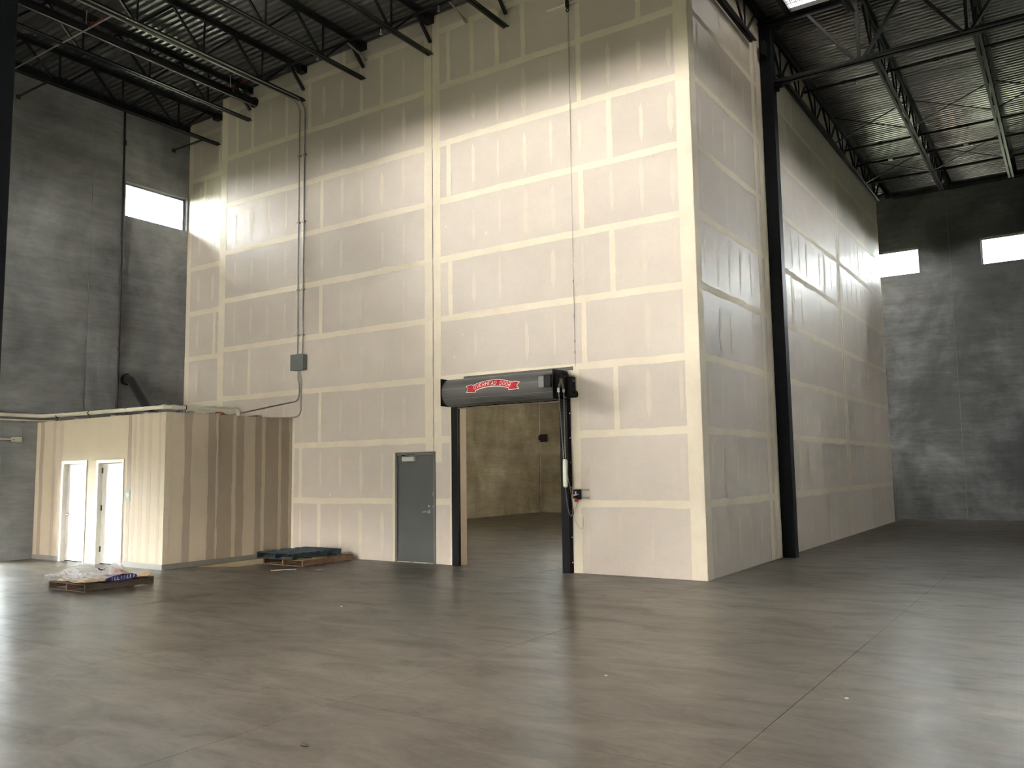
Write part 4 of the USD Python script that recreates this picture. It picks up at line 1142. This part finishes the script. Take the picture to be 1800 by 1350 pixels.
def zfilm(u, v, x, y):
    env = np.sin(math.pi * np.clip(u, 0, 1)) ** 0.6
    dome = 0.135 * np.exp(-((u - 0.30) / 0.22) ** 2 - ((v - 0.42) / 0.30) ** 2) + 0.19 * np.exp(-((u - 0.62) / 0.10) ** 2 - ((v - 0.86) / 0.10) ** 2)
    z = PZ + 0.020 + dome + (0.055 * ridge(x, y, 5.2, 21) + 0.04 * ridge(x, y, 10.5, 31) ** 2) * (0.4 + 0.6 * env) + 0.022 * (ridge(x, y, 21, 22) - 0.5)
    drop = np.clip((0.13 - u) / 0.13, 0, 1)
    return np.maximum(z * (1 - drop) + 0.02 * drop, 0.006)


film = thing('plastic_film', 'crumpled clear plastic film heaped on the pallet in front of the restroom doors', 'plastic film', (-8.7, -5.2, PZ))
fm = part(film, 'film', sheet(-9.22, -8.22, -5.80, -4.72, 62, 58, zfilm, 0.03, 21), 'plastic_film')


def on_film(pts, lift=0.004):
    out = []
    for x, y in pts:
        u, v = (x + 9.22) / 1.0, (y + 5.80) / 1.08
        a = np.array([[u]]), np.array([[v]]), np.array([[x]]), np.array([[y]])
        out.append((x, y, float(zfilm(*a)[0, 0]) + lift))
    return out


def patch(x0, x1, y0, y1, n=8):
    xs_, ys_ = np.linspace(x0, x1, n), np.linspace(y0, y1, n)
    P = np.array(on_film([(a, b) for a in xs_ for b in ys_], 0.006))
    idx = np.arange(n * n).reshape(n, n)
    F = np.vstack([np.column_stack([idx[:-1, :-1].ravel(), idx[1:, :-1].ravel(), idx[1:, 1:].ravel()]), np.column_stack([idx[:-1, :-1].ravel(), idx[1:, 1:].ravel(), idx[:-1, 1:].ravel()])])
    return trimesh.Trimesh(P, F, process=False)


part(fm, 'printed_patch', [patch(-8.80, -8.64, -5.10, -4.96)], 'purple_print', label='blue-violet print on the film')
# printed dark bag lying over the near side of the pallet
P0, P1 = np.array([-8.06, -5.38, PZ + 0.02]), np.array([-7.99, -4.86, PZ + 0.055])
V, Fc = [], []
nb, nk = 26, 12
for i in range(nb):
    s = i / (nb - 1)
    c = P0 + (P1 - P0) * s
    k = math.sin(math.pi * min(1, max(0, s))) ** 0.45
    for j in range(nk):
        a = 2 * math.pi * j / nk
        rr = (0.004 + 1.0 * k) * (0.9 + 0.3 * float(meshkit.noise(np.array([s * 9, j * 0.9, 4.0]), 5)))
        V.append(c + np.array([rr * 0.055 * math.cos(a), 0, rr * 0.058 * math.sin(a)]))
for i in range(nb - 1):
    for j in range(nk):
        a, b = i * nk + j, i * nk + (j + 1) % nk
        Fc += [[a, b, b + nk], [a, b + nk, a + nk]]
bag = trimesh.Trimesh(np.array(V), np.array(Fc), process=False)
if bag.volume < 0:
    bag.invert()
bg = thing('printed_bag', 'dark violet printed plastic bag draped over the near edge of the film-covered pallet', 'bag', (-8.03, -5.1, PZ))
bp = part(bg, 'bag', bag, 'purple_print', True)
marks = []
for k, s in enumerate((0.17, 0.25, 0.34, 0.45, 0.54, 0.63, 0.73, 0.84)):
    c = P0 + (P1 - P0) * s + np.array([0.058, 0, 0.012])
    marks.append(beam(c + [0.0, -0.006, -0.022], c + [-0.010, 0.006, 0.030], 0.012, 0.004, up=(1, 0, 0)))
    if k in (1, 2, 5):
        marks.append(beam(c + [0.0, -0.004, -0.022], c + [0.0, 0.028, -0.018], 0.009, 0.004, up=(1, 0, 0)))
part(bp, 'print', marks, 'pale_print', label='pale printed strokes')

# ------------------------------------------------------------------ loose bits on the floor
P = [(-9.55, -2.45), (-9.70, -0.6), (-8.95, -0.55), (-8.72, -2.15)]
single('tan_sheet', place(extrude(Polygon([(-9.60, -2.55), (-9.735, -0.55), (-8.98, -1.0), (-8.86, -2.15)]), 0.004), (1, 0, 0), (0, 1, 0), (0, 0, 1), (0, 0, 0)), 'tan_sheet', 'thin tan sheet lying on the floor between the restroom side and the blue pallet', 'sheet')
single('wood_strip', beam((-7.72, -2.30, 0.006), (-7.45, -1.92, 0.006), 0.022, 0.012), 'debris_pale', 'pale strip of wood on the floor in front of the blue pallet', 'wood strip')
single('wood_scrap', rbx(-6.99, -6.93, -1.86, -1.70, 0, 0.012, 0.003), 'debris_pale', 'small pale scrap on the floor right of the pale wood strip', 'scrap')
d = trimesh.creation.icosphere(subdivisions=2, radius=0.03)
d.apply_scale([1.25, 0.55, 0.25])
d.apply_translation([0.66, -9.12, 0.006])
single('debris_chip', d, 'debris_dark', 'small dark chip on the bare floor at the bottom of the picture', 'chip', True)
for k, (px, py, lab) in enumerate(((-3.4, -4.75, 'tiny pale crumb on the floor in front of the gray door'), (1.5, -6.4, 'tiny pale crumb on the floor left of the long saw cut'), (3.45, -6.1, 'tiny pale crumb on the floor just right of the long saw cut'))):
    d = trimesh.creation.icosphere(subdivisions=1, radius=0.014)
    d.apply_scale([1.3, 0.8, 0.5])
    d.apply_translation([px, py, 0.005])
    single('debris_crumb', d, 'debris_pale', lab, 'crumb')
